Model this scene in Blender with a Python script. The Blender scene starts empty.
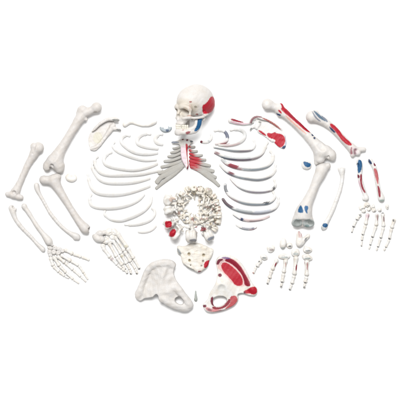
import bpy, math, random
import numpy as np
from mathutils import Matrix, Vector
random.seed(7); rng = np.random.default_rng(7)
S = 0.0055                      # metres per plan unit (x to the right, y down the table, z up)
SC = bpy.context.scene
COL = SC.collection
F = np.float32

# ------------------------------------------------------------------ solid modelling by distance fields
def smin(a, b, k):
    if k <= 0: return np.minimum(a, b)
    h = np.maximum(k - np.abs(a - b), 0) / k
    return np.minimum(a, b) - h * h * k * 0.25
def smax(a, b, k): return -smin(-a, -b, k)

class Field:
    def __init__(s, lo, hi, v=0.4):
        s.lo = np.array(lo, float); s.v = v
        n = np.ceil((np.array(hi, float) - s.lo) / v).astype(int) + 1
        s.n = n
        s.ax = [(s.lo[i] + v * np.arange(n[i])).astype(F) for i in range(3)]
        s.f = np.full(tuple(n), 4.0, F)
    def box(s, lo, hi, m):
        sl = []
        for i in range(3):
            a = int(max(0, math.floor((lo[i] - m - s.lo[i]) / s.v)))
            b = int(min(s.n[i], math.ceil((hi[i] + m - s.lo[i]) / s.v) + 1))
            if b <= a: return None
            sl.append(slice(a, b))
        X = s.ax[0][sl[0]][:, None, None]; Y = s.ax[1][sl[1]][None, :, None]; Z = s.ax[2][sl[2]][None, None, :]
        return tuple(sl), X, Y, Z
    def put(s, sl, d, k, cut):
        if cut: s.f[sl] = smax(s.f[sl], -d, k)
        else: s.f[sl] = smin(s.f[sl], d, k)
    def cap(s, a, b, ra, rb=None, k=1.0, cut=False, fz=1.0):
        rb = ra if rb is None else rb
        a = np.array(a, float); b = np.array(b, float); r = max(ra, rb) * max(1, fz)
        q = s.box(np.minimum(a, b) - r, np.maximum(a, b) + r, k + 1)
        if q is None: return s
        sl, X, Y, Z = q
        d = b - a; L = max(float(d @ d), 1e-9)
        px, py, pz = X - F(a[0]), Y - F(a[1]), Z - F(a[2])
        t = np.clip((px * F(d[0]) + py * F(d[1]) + pz * F(d[2])) / F(L), 0, 1)
        dz = (pz - t * F(d[2])) / F(fz)
        dist = np.sqrt((px - t * F(d[0])) ** 2 + (py - t * F(d[1])) ** 2 + dz ** 2) - (F(ra) + t * F(rb - ra))
        s.put(sl, dist, k, cut); return s
    def ell(s, c, r, k=1.0, rz=0, cut=False, rx=0, ry=0):
        R = np.array(Matrix.Rotation(math.radians(rz), 3, 'Z') @ Matrix.Rotation(math.radians(ry), 3, 'Y') @ Matrix.Rotation(math.radians(rx), 3, 'X'))
        r = np.array(r, float); e = np.sqrt(((R * r[None, :]) ** 2).sum(1)); c = np.array(c, float)
        q = s.box(c - e, c + e, k + 1)
        if q is None: return s
        sl, X, Y, Z = q
        P = (X - F(c[0]), Y - F(c[1]), Z - F(c[2]))
        k0 = 0; k1 = 0
        for i in range(3):
            u = P[0] * F(R[0, i]) + P[1] * F(R[1, i]) + P[2] * F(R[2, i])
            k0 = k0 + (u / F(r[i])) ** 2; k1 = k1 + (u / F(r[i] ** 2)) ** 2
        k0 = np.sqrt(k0); k1 = np.sqrt(k1) + F(1e-6)
        s.put(sl, k0 * (k0 - 1) / k1, k, cut); return s
    def path(s, pts, k=0.8, fz=1.0, cut=False, sub=4):
        p = spline(pts, sub)
        for a, b in zip(p[:-1], p[1:]): s.cap(a[:3], b[:3], a[3], b[3], k=k, fz=fz, cut=cut)
        return s
    def plate(s, outline, half, zc, k=1.0, rnd=0.6, holes=(), cut=False, smooth=2):
        """outline in plan, given a real thickness: half and zc may be functions of X, Y, depth-inside"""
        o = chaikin(outline, smooth); m = o.min(0); M = o.max(0)
        q = s.box((m[0], m[1], -99), (M[0], M[1], 99), k + 1)
        sl, X, Y, Z = q
        X2 = X[:, :, 0] + 0 * Y[:, :, 0]; Y2 = Y[:, :, 0] + 0 * X[:, :, 0]
        d = polydist(o, X2, Y2)
        for h in holes: d = np.maximum(d, -polydist(chaikin(h, 2), X2, Y2))
        hf = half(X2, Y2, -d) if callable(half) else half + 0 * X2
        z0 = zc(X2, Y2, -d) if callable(zc) else zc + 0 * X2
        a = (d + rnd)[:, :, None]; b = np.abs(Z - z0[:, :, None].astype(F)) - (hf - rnd)[:, :, None].astype(F)
        dist = np.minimum(np.maximum(a, b), 0) + np.sqrt(np.maximum(a, 0) ** 2 + np.maximum(b, 0) ** 2) - rnd
        s.put(sl, dist.astype(F), k, cut); return s
    def rough(s, amp=0.12, fr=1.0, seed=0):
        r = np.random.default_rng(seed); X, Y, Z = s.ax[0][:, None, None], s.ax[1][None, :, None], s.ax[2][None, None, :]
        for o in range(5):
            w = r.normal(size=3); w = w / np.linalg.norm(w) * fr * (0.5 + 0.45 * o); ph = r.uniform(0, 6.28, 2)
            w2 = r.normal(size=3); w2 = w2 / np.linalg.norm(w2) * fr * (0.5 + 0.45 * o)
            s.f += F(amp / (1 + 0.5 * o)) * np.sin(F(w[0]) * X + F(w[1]) * Y + F(w[2]) * Z + F(ph[0])) * np.sin(F(w2[0]) * X + F(w2[1]) * Y + F(w2[2]) * Z + F(ph[1]))
        return s
    def mesh(s):
        f = s.f; f[0] = 1; f[-1] = 1; f[:, 0] = 1; f[:, -1] = 1; f[:, :, 0] = 1; f[:, :, -1] = 1
        ins = f < 0; n = np.array(f.shape) - 1
        cnt = np.zeros(tuple(n), np.int8)
        for a in (0, 1):
            for b in (0, 1):
                for c in (0, 1): cnt += ins[a:a + n[0], b:b + n[1], c:c + n[2]]
        I, J, K = np.nonzero((cnt > 0) & (cnt < 8))
        vid = np.full(tuple(n), -1, np.int64); vid[I, J, K] = np.arange(len(I))
        acc = np.zeros((len(I), 3)); num = np.zeros(len(I))
        for ax in range(3):
            o = [i for i in range(3) if i != ax]
            for u in (0, 1):
                for w in (0, 1):
                    d0 = [0, 0, 0]; d0[o[0]] = u; d0[o[1]] = w; d1 = list(d0); d1[ax] = 1
                    fa = f[I + d0[0], J + d0[1], K + d0[2]]; fb = f[I + d1[0], J + d1[1], K + d1[2]]
                    mk = (fa < 0) != (fb < 0)
                    t = np.where(mk, fa / np.where(mk, fa - fb, 1), 0)
                    p = np.array(d0, float)[None, :].repeat(len(I), 0); p[:, ax] += t
                    acc[mk] += p[mk]; num[mk] += 1
        V = s.lo + s.v * (np.stack([I, J, K], 1) + acc / num[:, None])
        Q = []
        for ax in range(3):
            o = [(ax + 1) % 3, (ax + 2) % 3]
            sl0 = [slice(None)] * 3; sl1 = [slice(None)] * 3; sl0[ax] = slice(0, -1); sl1[ax] = slice(1, None)
            A, B = ins[tuple(sl0)], ins[tuple(sl1)]
            for flip, mk in ((0, A & ~B), (1, ~A & B)):
                P = np.stack(np.nonzero(mk), 1)
                if not len(P): continue
                c = []
                for (u, w) in ((-1, -1), (0, -1), (0, 0), (-1, 0)):
                    q = P.copy(); q[:, o[0]] += u; q[:, o[1]] += w; c.append(vid[q[:, 0], q[:, 1], q[:, 2]])
                c = np.stack(c, 1); Q.append(c[:, ::-1] if flip else c)
        return relax(V, np.concatenate(Q))
def relax(V, Q, it=4):
    E = np.unique(np.sort(np.concatenate([Q[:, [0, 1]], Q[:, [1, 2]], Q[:, [2, 3]], Q[:, [3, 0]]]), 1), axis=0)
    n = len(V); a = np.concatenate([E[:, 0], E[:, 1]]); b = np.concatenate([E[:, 1], E[:, 0]]); c = np.maximum(np.bincount(a, minlength=n), 1)[:, None]
    for i in range(it):
        for lam in (.55, -.53):
            m = np.stack([np.bincount(a, V[b, k], n) for k in range(3)], 1) / c
            V = V + lam * (m - V)
    return V, Q

def chaikin(p, n=2):
    p = np.array(p, float)
    for _ in range(n):
        q = np.roll(p, -1, 0); p = np.stack([0.75 * p + 0.25 * q, 0.25 * p + 0.75 * q], 1).reshape(-1, 2)
    return p
def polydist(o, X, Y):
    d = np.full(X.shape, 1e9); ins = np.zeros(X.shape, bool)
    for a, b in zip(o, np.roll(o, -1, 0)):
        e = b - a; L = e @ e + 1e-12; px, py = X - a[0], Y - a[1]
        t = np.clip((px * e[0] + py * e[1]) / L, 0, 1)
        d = np.minimum(d, (px - t * e[0]) ** 2 + (py - t * e[1]) ** 2)
        c = ((a[1] > Y) != (b[1] > Y))
        if abs(e[1]) > 1e-9: ins ^= c & (X < a[0] + (Y - a[1]) * e[0] / e[1])
    d = np.sqrt(d); return np.where(ins, -d, d)
def spline(pts, sub=6):
    p = np.array(pts, float)
    if len(p) == 2: return p
    P = np.concatenate([[2 * p[0] - p[1]], p, [2 * p[-1] - p[-2]]]); out = []
    for i in range(1, len(P) - 2):
        for j in range(sub):
            t = j / sub; a, b, c, d = P[i - 1:i + 3]
            out.append(0.5 * (2 * b + (c - a) * t + (2 * a - 5 * b + 4 * c - d) * t * t + (3 * b - a - 3 * c + d) * t ** 3))
    out.append(p[-1]); return np.array(out)

# ------------------------------------------------------------------ materials
def lin(r, g, b): return tuple(.60 * (c / 255 / 12.92 if c / 255 <= 0.04045 else ((c / 255 + 0.055) / 1.055) ** 2.4) for c in (r, g, b))
RED = lin(190, 14, 42); DRED = lin(150, 25, 50); MAROON = lin(122, 40, 60); BLUE = lin(28, 92, 140); NAVY = lin(38, 62, 104)
TEAL = lin(120, 142, 150); STEEL = lin(122, 132, 150); PINK = lin(232, 190, 205); TAN = lin(196, 176, 140); OLIVE = lin(120, 115, 95)
GREY = lin(120, 128, 124); SHELL = lin(178, 186, 184); BRICK = lin(170, 70, 60); DARKB = lin(90, 62, 40)
def bone_mat(name, base, rough=0.5, bump=0.25, var=0.06):
    m = bpy.data.materials.new(name); m.use_nodes = True; nt = m.node_tree; N = nt.nodes; Lk = nt.links
    bs = N['Principled BSDF']; bs.inputs['Roughness'].default_value = rough
    bs.inputs['Specular IOR Level'].default_value = 0.3
    tc = N.new('ShaderNodeTexCoord')
    n1 = N.new('ShaderNodeTexNoise'); n1.inputs['Scale'].default_value = 38; n1.inputs['Detail'].default_value = 6
    n2 = N.new('ShaderNodeTexNoise'); n2.inputs['Scale'].default_value = 130; n2.inputs['Detail'].default_value = 7; n2.inputs['Roughness'].default_value = .65
    Lk.new(tc.outputs['Object'], n1.inputs['Vector']); Lk.new(tc.outputs['Object'], n2.inputs['Vector'])
    rp = N.new('ShaderNodeValToRGB'); b = base
    rp.color_ramp.elements[0].position = 0.3; rp.color_ramp.elements[1].position = 0.7
    rp.color_ramp.elements[0].color = (b[0] * (1 - var), b[1] * (1 - var * 1.6), b[2] * (1 - var * 2.4), 1)
    rp.color_ramp.elements[1].color = (b[0], b[1], b[2], 1)
    Lk.new(n1.outputs['Fac'], rp.inputs['Fac'])
    n3 = N.new('ShaderNodeTexNoise'); n3.inputs['Scale'].default_value = 75; n3.inputs['Detail'].default_value = 8; n3.inputs['Roughness'].default_value = .75
    Lk.new(tc.outputs['Object'], n3.inputs['Vector'])
    r3 = N.new('ShaderNodeValToRGB'); r3.color_ramp.elements[0].position = .56; r3.color_ramp.elements[1].position = .74
    r3.color_ramp.elements[0].color = (1, 1, 1, 1); r3.color_ramp.elements[1].color = (.9, .87, .81, 1); Lk.new(n3.outputs['Fac'], r3.inputs['Fac'])
    mu = N.new('ShaderNodeMix'); mu.data_type = 'RGBA'; mu.blend_type = 'MULTIPLY'; mu.inputs['Factor'].default_value = 1
    Lk.new(rp.outputs['Color'], mu.inputs['A']); Lk.new(r3.outputs['Color'], mu.inputs['B'])
    at = N.new('ShaderNodeAttribute'); at.attribute_name = 'paint'
    am = N.new('ShaderNodeAttribute'); am.attribute_name = 'paintmask'
    mix = N.new('ShaderNodeMix'); mix.data_type = 'RGBA'
    Lk.new(am.outputs['Fac'], mix.inputs['Factor']); Lk.new(mu.outputs['Result'], mix.inputs['A']); Lk.new(at.outputs['Color'], mix.inputs['B'])
    r4 = N.new('ShaderNodeValToRGB'); r4.color_ramp.elements[0].position = .35; r4.color_ramp.elements[1].position = .6
    r4.color_ramp.elements[0].color = (.95, .947, .945, 1); r4.color_ramp.elements[1].color = (1, 1, 1, 1); Lk.new(n2.outputs['Fac'], r4.inputs['Fac'])
    m4 = N.new('ShaderNodeMix'); m4.data_type = 'RGBA'; m4.blend_type = 'MULTIPLY'; m4.inputs['Factor'].default_value = 1
    Lk.new(mix.outputs['Result'], m4.inputs['A']); Lk.new(r4.outputs['Color'], m4.inputs['B'])
    Lk.new(m4.outputs['Result'], bs.inputs['Base Color'])
    bp = N.new('ShaderNodeBump'); bp.inputs['Strength'].default_value = bump; bp.inputs['Distance'].default_value = 0.006
    Lk.new(n2.outputs['Fac'], bp.inputs['Height']); Lk.new(bp.outputs['Normal'], bs.inputs['Normal'])
    return m
M_GREY = bone_mat('bone_resin_grey', (0.465, 0.446, 0.432))
M_MID = bone_mat('bone_resin_warm', (0.505, 0.492, 0.48))
M_WHITE = bone_mat('bone_resin_white', (0.555, 0.553, 0.547))
M_PALE = bone_mat('bone_resin_pale', (0.585, 0.581, 0.57), var=0.1)
M_IVORY = bone_mat('bone_resin_ivory', (0.585, 0.57, 0.535), var=0.1)
M_SKULL = bone_mat('skull_resin', (0.485, 0.468, 0.452), var=0.05)
M_CART = bone_mat('grey_cartilage_rubber', (0.31, 0.305, 0.287), rough=0.6)
M_HORN = bone_mat('hyoid_resin', (0.28, 0.32, 0.35))
M_COC = bone_mat('coccyx_resin', (0.27, 0.29, 0.275))
M_THREAD = bone_mat('nylon_thread', (0.75, 0.75, 0.75), rough=0.3)
M_TOOTH = bone_mat('tooth_enamel', (0.58, 0.555, 0.49), rough=0.25, bump=0.05)

# ------------------------------------------------------------------ objects
def W(p): return ((p[0] - 200) * S, (200 - p[1]) * S, p[2] * S)
def empty(name, x, y, label, cat, group=None):
    o = bpy.data.objects.new(name, None); COL.objects.link(o); o.location = W((x, y, 0)); o.empty_display_size = 0.03
    tag(o, label, cat, group); return o
def tag(o, label=None, cat=None, group=None, kind=None):
    if label: o['label'] = label
    if cat: o['category'] = cat
    if group: o['group'] = group
    if kind: o['kind'] = kind
    return o
def build(name, VQ, mat, parent=None, rest=True, paint=(), zmin=None):
    """V in plan units (y down). Sits the piece on the table unless rest is False."""
    V, Q = VQ; V = V.copy()
    if rest: V[:, 2] -= V[:, 2].min() - (zmin or 0)
    c = V.mean(0); c[2] = 0
    if parent is None: org = np.array(W(c))
    else: org = np.array(parent.location)
    P = np.stack([(V[:, 0] - 200) * S, (200 - V[:, 1]) * S, V[:, 2] * S], 1) - org
    me = bpy.data.meshes.new(name)
    Q = [list(map(int, q)) for q in Q] if isinstance(Q, list) else Q[:, ::-1]
    if isinstance(Q, list): me.from_pydata(P.tolist(), [], Q)
    else:
        me.vertices.add(len(P)); me.vertices.foreach_set('co', P.astype(F).ravel())
        me.loops.add(Q.size); me.loops.foreach_set('vertex_index', Q.ravel().astype(np.int32))
        me.polygons.add(len(Q)); me.polygons.foreach_set('loop_start', np.arange(0, Q.size, 4, dtype=np.int32))
        me.update(calc_edges=True)
    me.validate(); me.polygons.foreach_set('use_smooth', np.ones(len(me.polygons), bool)); me.update()
    n = np.empty(len(me.vertices) * 3, F); me.vertices.foreach_get('normal', n); n = n.reshape(-1, 3)
    cl = np.zeros((len(V), 4), F); cl[:, 3] = 1; mk = np.zeros(len(V), F)
    wob = 0.16 * np.sin(V[:, 0] * 2.1 + V[:, 1] * 1.3) * np.sin(V[:, 1] * 2.7 - V[:, 0] * 0.9)
    for p in paint:
        col = p[0]; poly = p[1]; nz = p[2] if len(p) > 2 else 0.0; al = p[3] if len(p) > 3 else 1.0
        if callable(poly): a = poly(V, n)
        else:
            d = polydist(chaikin(poly, 1), V[:, 0], V[:, 1]) + wob
            a = np.clip(0.5 - d / (p[4] if len(p) > 4 else .8), 0, 1) * (n[:, 2] > nz)
        a = a * al
        cl[:, :3] = np.where((a > 0)[:, None], cl[:, :3] * (1 - a[:, None]) * (mk > 0)[:, None] + np.array(col)[None, :] * np.where(mk > 0, a, 1)[:, None], cl[:, :3]); mk = np.maximum(mk, a)
    A = me.attributes.new('paint', 'FLOAT_COLOR', 'POINT'); A.data.foreach_set('color', cl.ravel().astype(F))
    B = me.attributes.new('paintmask', 'FLOAT', 'POINT'); B.data.foreach_set('value', mk.astype(F))
    me.materials.append(mat)
    o = bpy.data.objects.new(name, me); COL.objects.link(o)
    if parent is None: o.location = org
    else: o.parent = parent
    return o
def ball(cx, cy, rx, ry=None, n=10):
    ry = ry or rx; return [(cx + rx * math.cos(6.283 * i / n), cy + ry * math.sin(6.283 * i / n)) for i in range(n)]
def T(ox, oy, sc, *pts): return [(ox + a / sc, oy + b / sc) for a, b in pts]

# ------------------------------------------------------------------ left thigh and shin bones
def femur_left():
    f = Field((38, 98, -2), (108, 178, 18), 0.42)
    f.ell((97.3, 108, 7), (5.3, 5.3, 5.3)).cap((95.5, 109.2, 6.6), (86, 113.4, 6), 3.6, 4.4, k=2)
    f.ell((83, 110.6, 6), (4.3, 4.6, 4.2), k=2).cap((83.5, 111, 6), (80.5, 119, 5.6), 4.6, 4.3, k=2).cap((84, 118, 6.5), (87, 120, 6.6), 2.4, 1.5, k=1.6)
    f.cap((80, 109.5, 6.5), (78.5, 113, 6), 1.8, 1.6, k=1.5)
    f.path([(81.5, 117, 6, 4.3), (76, 126, 6.3, 3.7), (69, 137.5, 6.5, 3.6), (62.6, 148, 6.2, 4.1), (58, 156.5, 6, 5.7), (55.5, 162, 6, 6.8)], k=2)
    f.cap((53, 160, 6), (48.6, 165.5, 5.2), 5, 4.8, k=2).cap((57, 160, 6), (59.6, 166, 6), 5.4, 6, k=2).ell((60.2, 169.6, 5.4), (4.4, 4, 4.6), k=1.5).ell((47.5, 168, 4.6), (3.9, 3.4, 4.2), k=1.5)
    f.cap((52.8, 171.5, 11), (53.2, 166, 10.5), 2.2, 1.6, cut=True, k=1.2).cap((51.6, 169, -1), (51.6, 167.6, 13), 1.0, 1.0, cut=True, k=.8)
    f.ell((54.5, 157.5, 14.5), (3.4, 5, 2.6), rz=35, cut=True, k=2)
    f.rough(.16, .55, 1); return f.mesh()
o = build('femur', femur_left(), M_GREY, paint=[(lin(150, 140, 130), ball(96, 112.6, 1.8, .9), -.5, .5)])
tag(o, 'plain unpainted thigh bone at left with round head pointing to the scapula', 'thigh bone', 'thigh bones')
def tibia_left():
    f = Field((36, 170, -2), (98, 238, 16), 0.42)
    f.ell((44.6, 179.6, 5.2), (4.6, 4.2, 4.6), rz=-12).ell((55.5, 177.8, 5.4), (6.4, 4.3, 5), rz=-12, k=2).cap((45, 180.5, 5), (54, 180, 5), 3.8, 5.4, k=2)
    f.path([(54, 180, 5, 5.8), (58, 187, 5, 4.1), (64, 196.5, 4.9, 3.3), (71, 208, 4.5, 3.0), (78.5, 220, 4.3, 3.2), (84, 226.5, 4.4, 4.2), (86.3, 229, 4.5, 4.6)], k=1.6)
    f.cap((86, 230, 4.5), (87.6, 232.4, 3.8), 3.6, 1.7, k=1.4).cap((83.4, 228, 4), (85.4, 231.8, 3.8), 2.4, 1.5, k=1.4)
    f.ell((91.2, 230.2, 5.2), (3.6, 2.4, 4.4), rz=40, cut=True, k=.8)
    f.ell((50, 173.4, 6), (6, 1.6, 3), cut=True, k=1.5).rough(.15, .55, 2); return f.mesh()
o = build('tibia', tibia_left(), M_GREY, paint=[(lin(128, 120, 105), ball(91.2, 228.4, 2.6, 1.2), -.9, .7)])
tag(o, 'plain grey-white shin bone below the unpainted thigh bone, its lower end above the unpainted foot', 'shin bone', 'shin bones')
def rod(pts, lo_pad=4, v=0.36, k=1, fz=1, seed=0, extra=None, amp=.1, cut=None):
    p = np.array(pts, float); r = p[:, 3].max() * max(1, fz) + lo_pad
    f = Field(p[:, :3].min(0) - r, p[:, :3].max(0) + r, v); f.path(pts, k=k, fz=fz)
    if extra: extra(f)
    return f.rough(amp, .7, seed).mesh()
o = build('fibula', rod([(36.8, 185.2, 3, 2.6), (37.6, 189, 3, 2.1), (39.6, 193.5, 3, 1.6), (44, 201, 3, 1.5), (50, 212, 3, 1.6), (57.5, 221.6, 3, 1.6), (65, 229, 3, 1.6), (71, 233.3, 3, 1.9), (76.3, 236, 3, 2.9), (78.5, 237.6, 3, 2.1)], seed=3,
    extra=lambda f: f.ell((75.6, 237.6, 3), (2.6, 2.2, 2.2))), M_MID)
tag(o, 'thin unpainted calf bone lying between the grey-white shin bone and the left forearm bones', 'calf bone', 'calf bones')
def humerus_left():
    f = Field((2, 138, -2), (48, 204, 16), 0.4)
    f.ell((38.8, 148, 5.6), (6, 5.8, 5.4)).ell((34.6, 146.6, 6), (3.4, 3.8, 3.6), k=1.2).path([(36, 151, 5, 4.6), (33, 157, 4.8, 3.5), (29, 163.5, 4.5, 3), (25.6, 171, 4.3, 2.7), (21.5, 180, 4.2, 2.8), (17.6, 188.5, 4, 3.4), (15.8, 192, 4, 4.2)], k=1.5)
    f.cap((8.2, 194.2, 3.6), (14, 194.6, 4), 2.5, 3.6, k=1.5).cap((14, 195.4, 4), (21.5, 197.4, 4), 3, 2.8, k=1.5).ell((19, 197, 4), (2.4, 3, 3.2), k=.8)
    f.ell((14.6, 192.8, 8.2), (2.6, 2, 2), cut=True, k=1).cap((37.4, 143, 11), (34, 154, 9.4), .9, .7, cut=True, k=1.0)
    return f.rough(.14, .6, 4).mesh()
o = build('humerus', humerus_left(), M_GREY)
tag(o, 'unpainted upper arm bone with round head at the far left', 'upper arm bone', 'upper arm bones')
o = build('ulna', rod([(12, 208, 3, 3.1), (13.6, 212.4, 3, 2.5), (16, 219, 3, 1.9), (22, 227, 3, 1.8), (30, 235.2, 3, 1.6), (37.6, 243.5, 3, 1.5), (42.6, 248.4, 3, 2.1), (43.8, 249.8, 3, 1.8)], seed=5,
    extra=lambda f: f.ell((14.6, 206.8, 5), (1.8, 1.4, 2.4), cut=True, k=.6).cap((15, 209.6, 4), (16.4, 209, 4), 1.5, 1.1)), M_MID)
tag(o, 'outermost unpainted forearm bone at far left, with a hooked top and narrow bottom end', 'forearm bone', 'forearm bones')
o = build('radius', rod([(24.6, 206, 3, 2.9), (26.6, 209, 3, 1.9), (29.4, 213, 3, 2.1), (33.5, 219.6, 3, 1.9), (38, 226.5, 3, 2), (43.5, 233.6, 3, 2.3), (48, 239.4, 3, 3.3), (49.6, 241.8, 3, 3.5)], seed=6,
    extra=lambda f: f.cap((51.6, 243.8, 3), (52.6, 245, 3), 1.9, 1.3)), M_MID)
tag(o, 'unpainted forearm bone whose wide lower end touches the wired hand', 'forearm bone', 'forearm bones')
f = Field((63, 170, -1), (80, 185, 7), .3); f.ell((71.4, 177.6, 2.4), (6, 4.4, 2.5), rz=8).ell((71.6, 177.3, 5.2), (3.6, 2.2, 1.2), rz=8, cut=True, k=1).rough(.1, .8, 7)
tag(build('patella', f.mesh(), M_PALE), 'plain white kneecap beside the left knee joint', 'kneecap', 'kneecaps')

# ------------------------------------------------------------------ right thigh and shin bones
def femur_right():
    f = Field((257, 95, -2), (342, 168, 18), 0.42)
    f.ell((267, 105, 7), (5.9, 5.8, 5.7)).cap((269, 105.4, 7), (278, 109, 6), 3.7, 4.1, k=2).ell((279.6, 107.4, 6), (3.2, 3.8, 4), rz=30, k=2)
    f.cap((277.5, 110, 6), (278.6, 115, 5.6), 2.8, 2.1, k=1.6)
    f.path([(280, 110.5, 6, 4.4), (288, 117.3, 6, 3.7), (297, 126, 6.3, 3.5), (306, 135, 6.4, 3.7), (313, 142.2, 6.3, 4.5), (318, 147.8, 6.2, 5.7), (321.5, 152, 6.2, 6.6)], k=2)
    f.cap((319, 153, 6), (319.4, 159, 5.5), 5.6, 5.2, k=2).cap((325.5, 151, 6), (329.6, 154.6, 6), 5.8, 5.6, k=2).ell((331.6, 156.6, 5.6), (4, 4.6, 4.6), k=1.6).cap((315.5, 154, 5), (316, 163, 4.5), 2.4, 2.2, k=1.6)
    f.cap((325.3, 163, 10), (327.6, 156.6, 10.2), 1.8, 1.0, cut=True, k=.8).cap((325, 164, 5), (327, 158.6, 6), 1.2, .9, cut=True, k=.8)
    f.ell((320.5, 147, 13.5), (3.6, 4.6, 2.2), rz=-40, cut=True, k=2)
    return f.rough(.16, .55, 11).mesh()
pt = [(RED, [(279, 103), (283.6, 104.6), (288, 107.4), (299, 116.5), (307, 123), (314, 130.6), (310.6, 133.4), (305.4, 132.2), (297, 125), (289, 118), (283.4, 113.4), (280, 110), (281.4, 107.4)], -.2),
      (DRED, [(284, 109.8), (296, 119.4), (309, 131), (306.6, 131.8), (293, 120.6), (283.5, 112)], .2, .55),
      (NAVY, T(255, 95, 6.667, (138, 122), (150, 128), (172, 136), (165, 144), (145, 138)), -.6),
      (RED, T(255, 95, 6.667, (150, 100), (170, 112), (176, 128), (166, 128), (150, 112)), -.6),
      (lin(235, 150, 120), [(285, 115.4), (292, 121.4), (300, 129), (306, 134), (304.8, 135), (291, 123.4), (284.6, 117)], .1, .6),
      (NAVY, T(295, 130, 8, (122, 38), (140, 36), (146, 50), (130, 54)), -.3), (NAVY, T(295, 130, 8, (138, 62), (154, 58), (158, 76), (144, 78)), -.3)]
o = build('femur', femur_right(), M_MID, paint=pt)
tag(o, 'thigh bone painted with a long red stripe down its shaft', 'thigh bone', 'thigh bones')
def tibia_right():
    f = Field((286, 160, -2), (336, 234, 18), 0.42)
    f.cap((318.5, 168.6, 5), (327, 166, 5), 3.5, 3.2, k=2).path([(322, 168.6, 5, 5), (319.5, 174, 5, 4.6), (316, 181, 5, 4.1), (311.5, 192, 5, 4.0), (306.5, 203, 5.4, 5.0), (303.3, 211, 6, 7.2), (302, 217, 6, 8.4)], k=2)
    f.ell((302.2, 220, 6.6), (10.6, 7, 6), k=2)
    f.ell((302, 229.5, 14), (17, 10.5, 9), cut=True, k=1.2, rx=-20)
    f.ell((296.4, 222.6, 6.6), (5.6, 4.9, 3.2), k=.8, rx=-25).ell((307.9, 223, 6.6), (6.2, 5.1, 3.2), k=.8, rx=-25)
    f.ell((296.4, 222.8, 10.6), (4.4, 3.5, 2.6), cut=True, k=.5, rx=-25).ell((307.9, 223.2, 10.6), (5.0, 3.8, 2.6), cut=True, k=.5, rx=-25)
    return f.rough(.14, .55, 12).mesh()
pt = [(SHELL, ball(296.4, 223, 5.6, 4.8), -.2, .9), (SHELL, ball(308, 223.4, 6.2, 5), -.2, .9), (GREY, ball(296, 223.4, 4, 2.9), .0, .6), (GREY, ball(310, 222.4, 3.2, 2.2), .0, .8), (lin(70, 110, 112), ball(306.4, 225.6, 2.4, 1.3), -.2, .8),
      (BLUE, T(285, 190, 8, (112, 122), (124, 124), (142, 178), (116, 184), (90, 174)), -.3), (lin(60, 110, 158), T(285, 190, 8, (146, 126), (174, 124), (178, 150), (168, 160), (172, 188), (160, 184), (146, 160)), -.3)]
o = build('tibia', tibia_right(), M_MID, paint=pt)
tag(o, 'shin bone with two blue patches above its two oval joint faces', 'shin bone', 'shin bones')
o = build('fibula', rod([(341.5, 170.4, 3, 3), (341.6, 173, 3, 2.3), (342, 178, 3, 1.7), (340.4, 187, 3, 1.7), (337.6, 196, 3, 1.7), (333.4, 207, 3, 1.9), (329.4, 216, 3, 1.8), (326.4, 221.5, 3, 2), (324.4, 225.6, 3, 2.6), (322.6, 228, 3, 1.8)], seed=13,
    extra=lambda f: f.cap((338.6, 169, 3), (340, 172, 3), 1.3, 1.3).cap((344, 168.4, 3), (343, 172, 3), 1.1, 1.3)), M_WHITE,
    paint=[(BLUE, ball(324.8, 225.3, 2.9, 2.3), -.3), (SHELL, ball(321.6, 228, 1.6), 0, .6)])
tag(o, 'thin white calf bone with a blue tip at its lower end', 'calf bone', 'calf bones')
f = Field((298, 158, -1), (315, 173, 8), .3); f.ell((306.2, 165, 2.6), (5.3, 4.6, 2.8), rz=20).rough(.1, .8, 14)
tag(build('patella', f.mesh(), M_WHITE, paint=[(BLUE, T(295, 130, 8, (62, 252), (92, 256), (127, 272), (118, 298), (90, 300), (68, 282)), -.2)]), 'kneecap with a blue painted centre', 'kneecap', 'kneecaps')
def humerus_right():
    f = Field((300, 106, -2), (370, 162, 16), 0.4)
    f.ell((311, 117, 5.4), (5.6, 5.8, 5.4)).ell((315, 113.6, 5.8), (3.6, 3.3, 3.8), k=1.4, rz=35)
    f.path([(314, 117, 5, 5), (319, 119.6, 4.8, 3.9), (326, 123.4, 4.6, 3.4), (332.5, 128.6, 4.5, 3.2), (338.5, 135, 4.3, 3.2), (344.5, 141.4, 4.2, 3.2), (350, 146.8, 4.1, 3.7), (353, 150, 4, 4.2)], k=1.6)
    f.cap((352, 151.5, 4), (352, 155, 4), 2.8, 2.5, k=1.4).cap((355, 150, 4), (363.5, 149.6, 3.6), 3.2, 2.2, k=1.6).ell((357, 153.4, 4), (3.2, 2.6, 3), k=1.2).ell((356, 150.6, 8), (2.4, 1.8, 1.8), cut=True, k=1)
    return f.rough(.14, .6, 15).mesh()
h = lambda *p: T(290, 80, 5, *p)
pt = [(lin(60, 100, 128), h((112, 155), (122, 158), (160, 190), (182, 205), (178, 212), (150, 200), (128, 182)), -.4, .9), (lin(70, 90, 120), h((105, 158), (110, 160), (128, 190), (150, 208), (146, 212), (118, 192)), -.4, .75), (STEEL, h((150, 182), (160, 180), (188, 208), (180, 216)), -.4, .9),
      (RED, h((196, 218), (214, 224), (240, 248), (262, 282), (304, 318), (304, 330), (288, 330), (262, 312), (238, 282), (222, 258), (196, 236)), -.2), (NAVY, h((190, 232), (202, 240), (226, 262), (220, 268), (200, 252)), -.5),
      (DRED, h((300, 336), (306, 338), (304, 352), (310, 366), (304, 376), (297, 368), (298, 350)), -.3, .9), (MAROON, h((310, 346), (324, 342), (332, 352), (322, 358), (328, 372), (316, 374), (314, 360)), -.3, .8), (PINK, h((296, 334), (334, 340), (336, 376), (296, 380)), -.3, .3, 2.5)]
tag(build('humerus', humerus_right(), M_MID, paint=pt), 'upper arm bone painted with a red stripe and blue streaks at its head', 'upper arm bone', 'upper arm bones')
q = lambda *p: T(320, 150, 5, *p)
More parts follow.
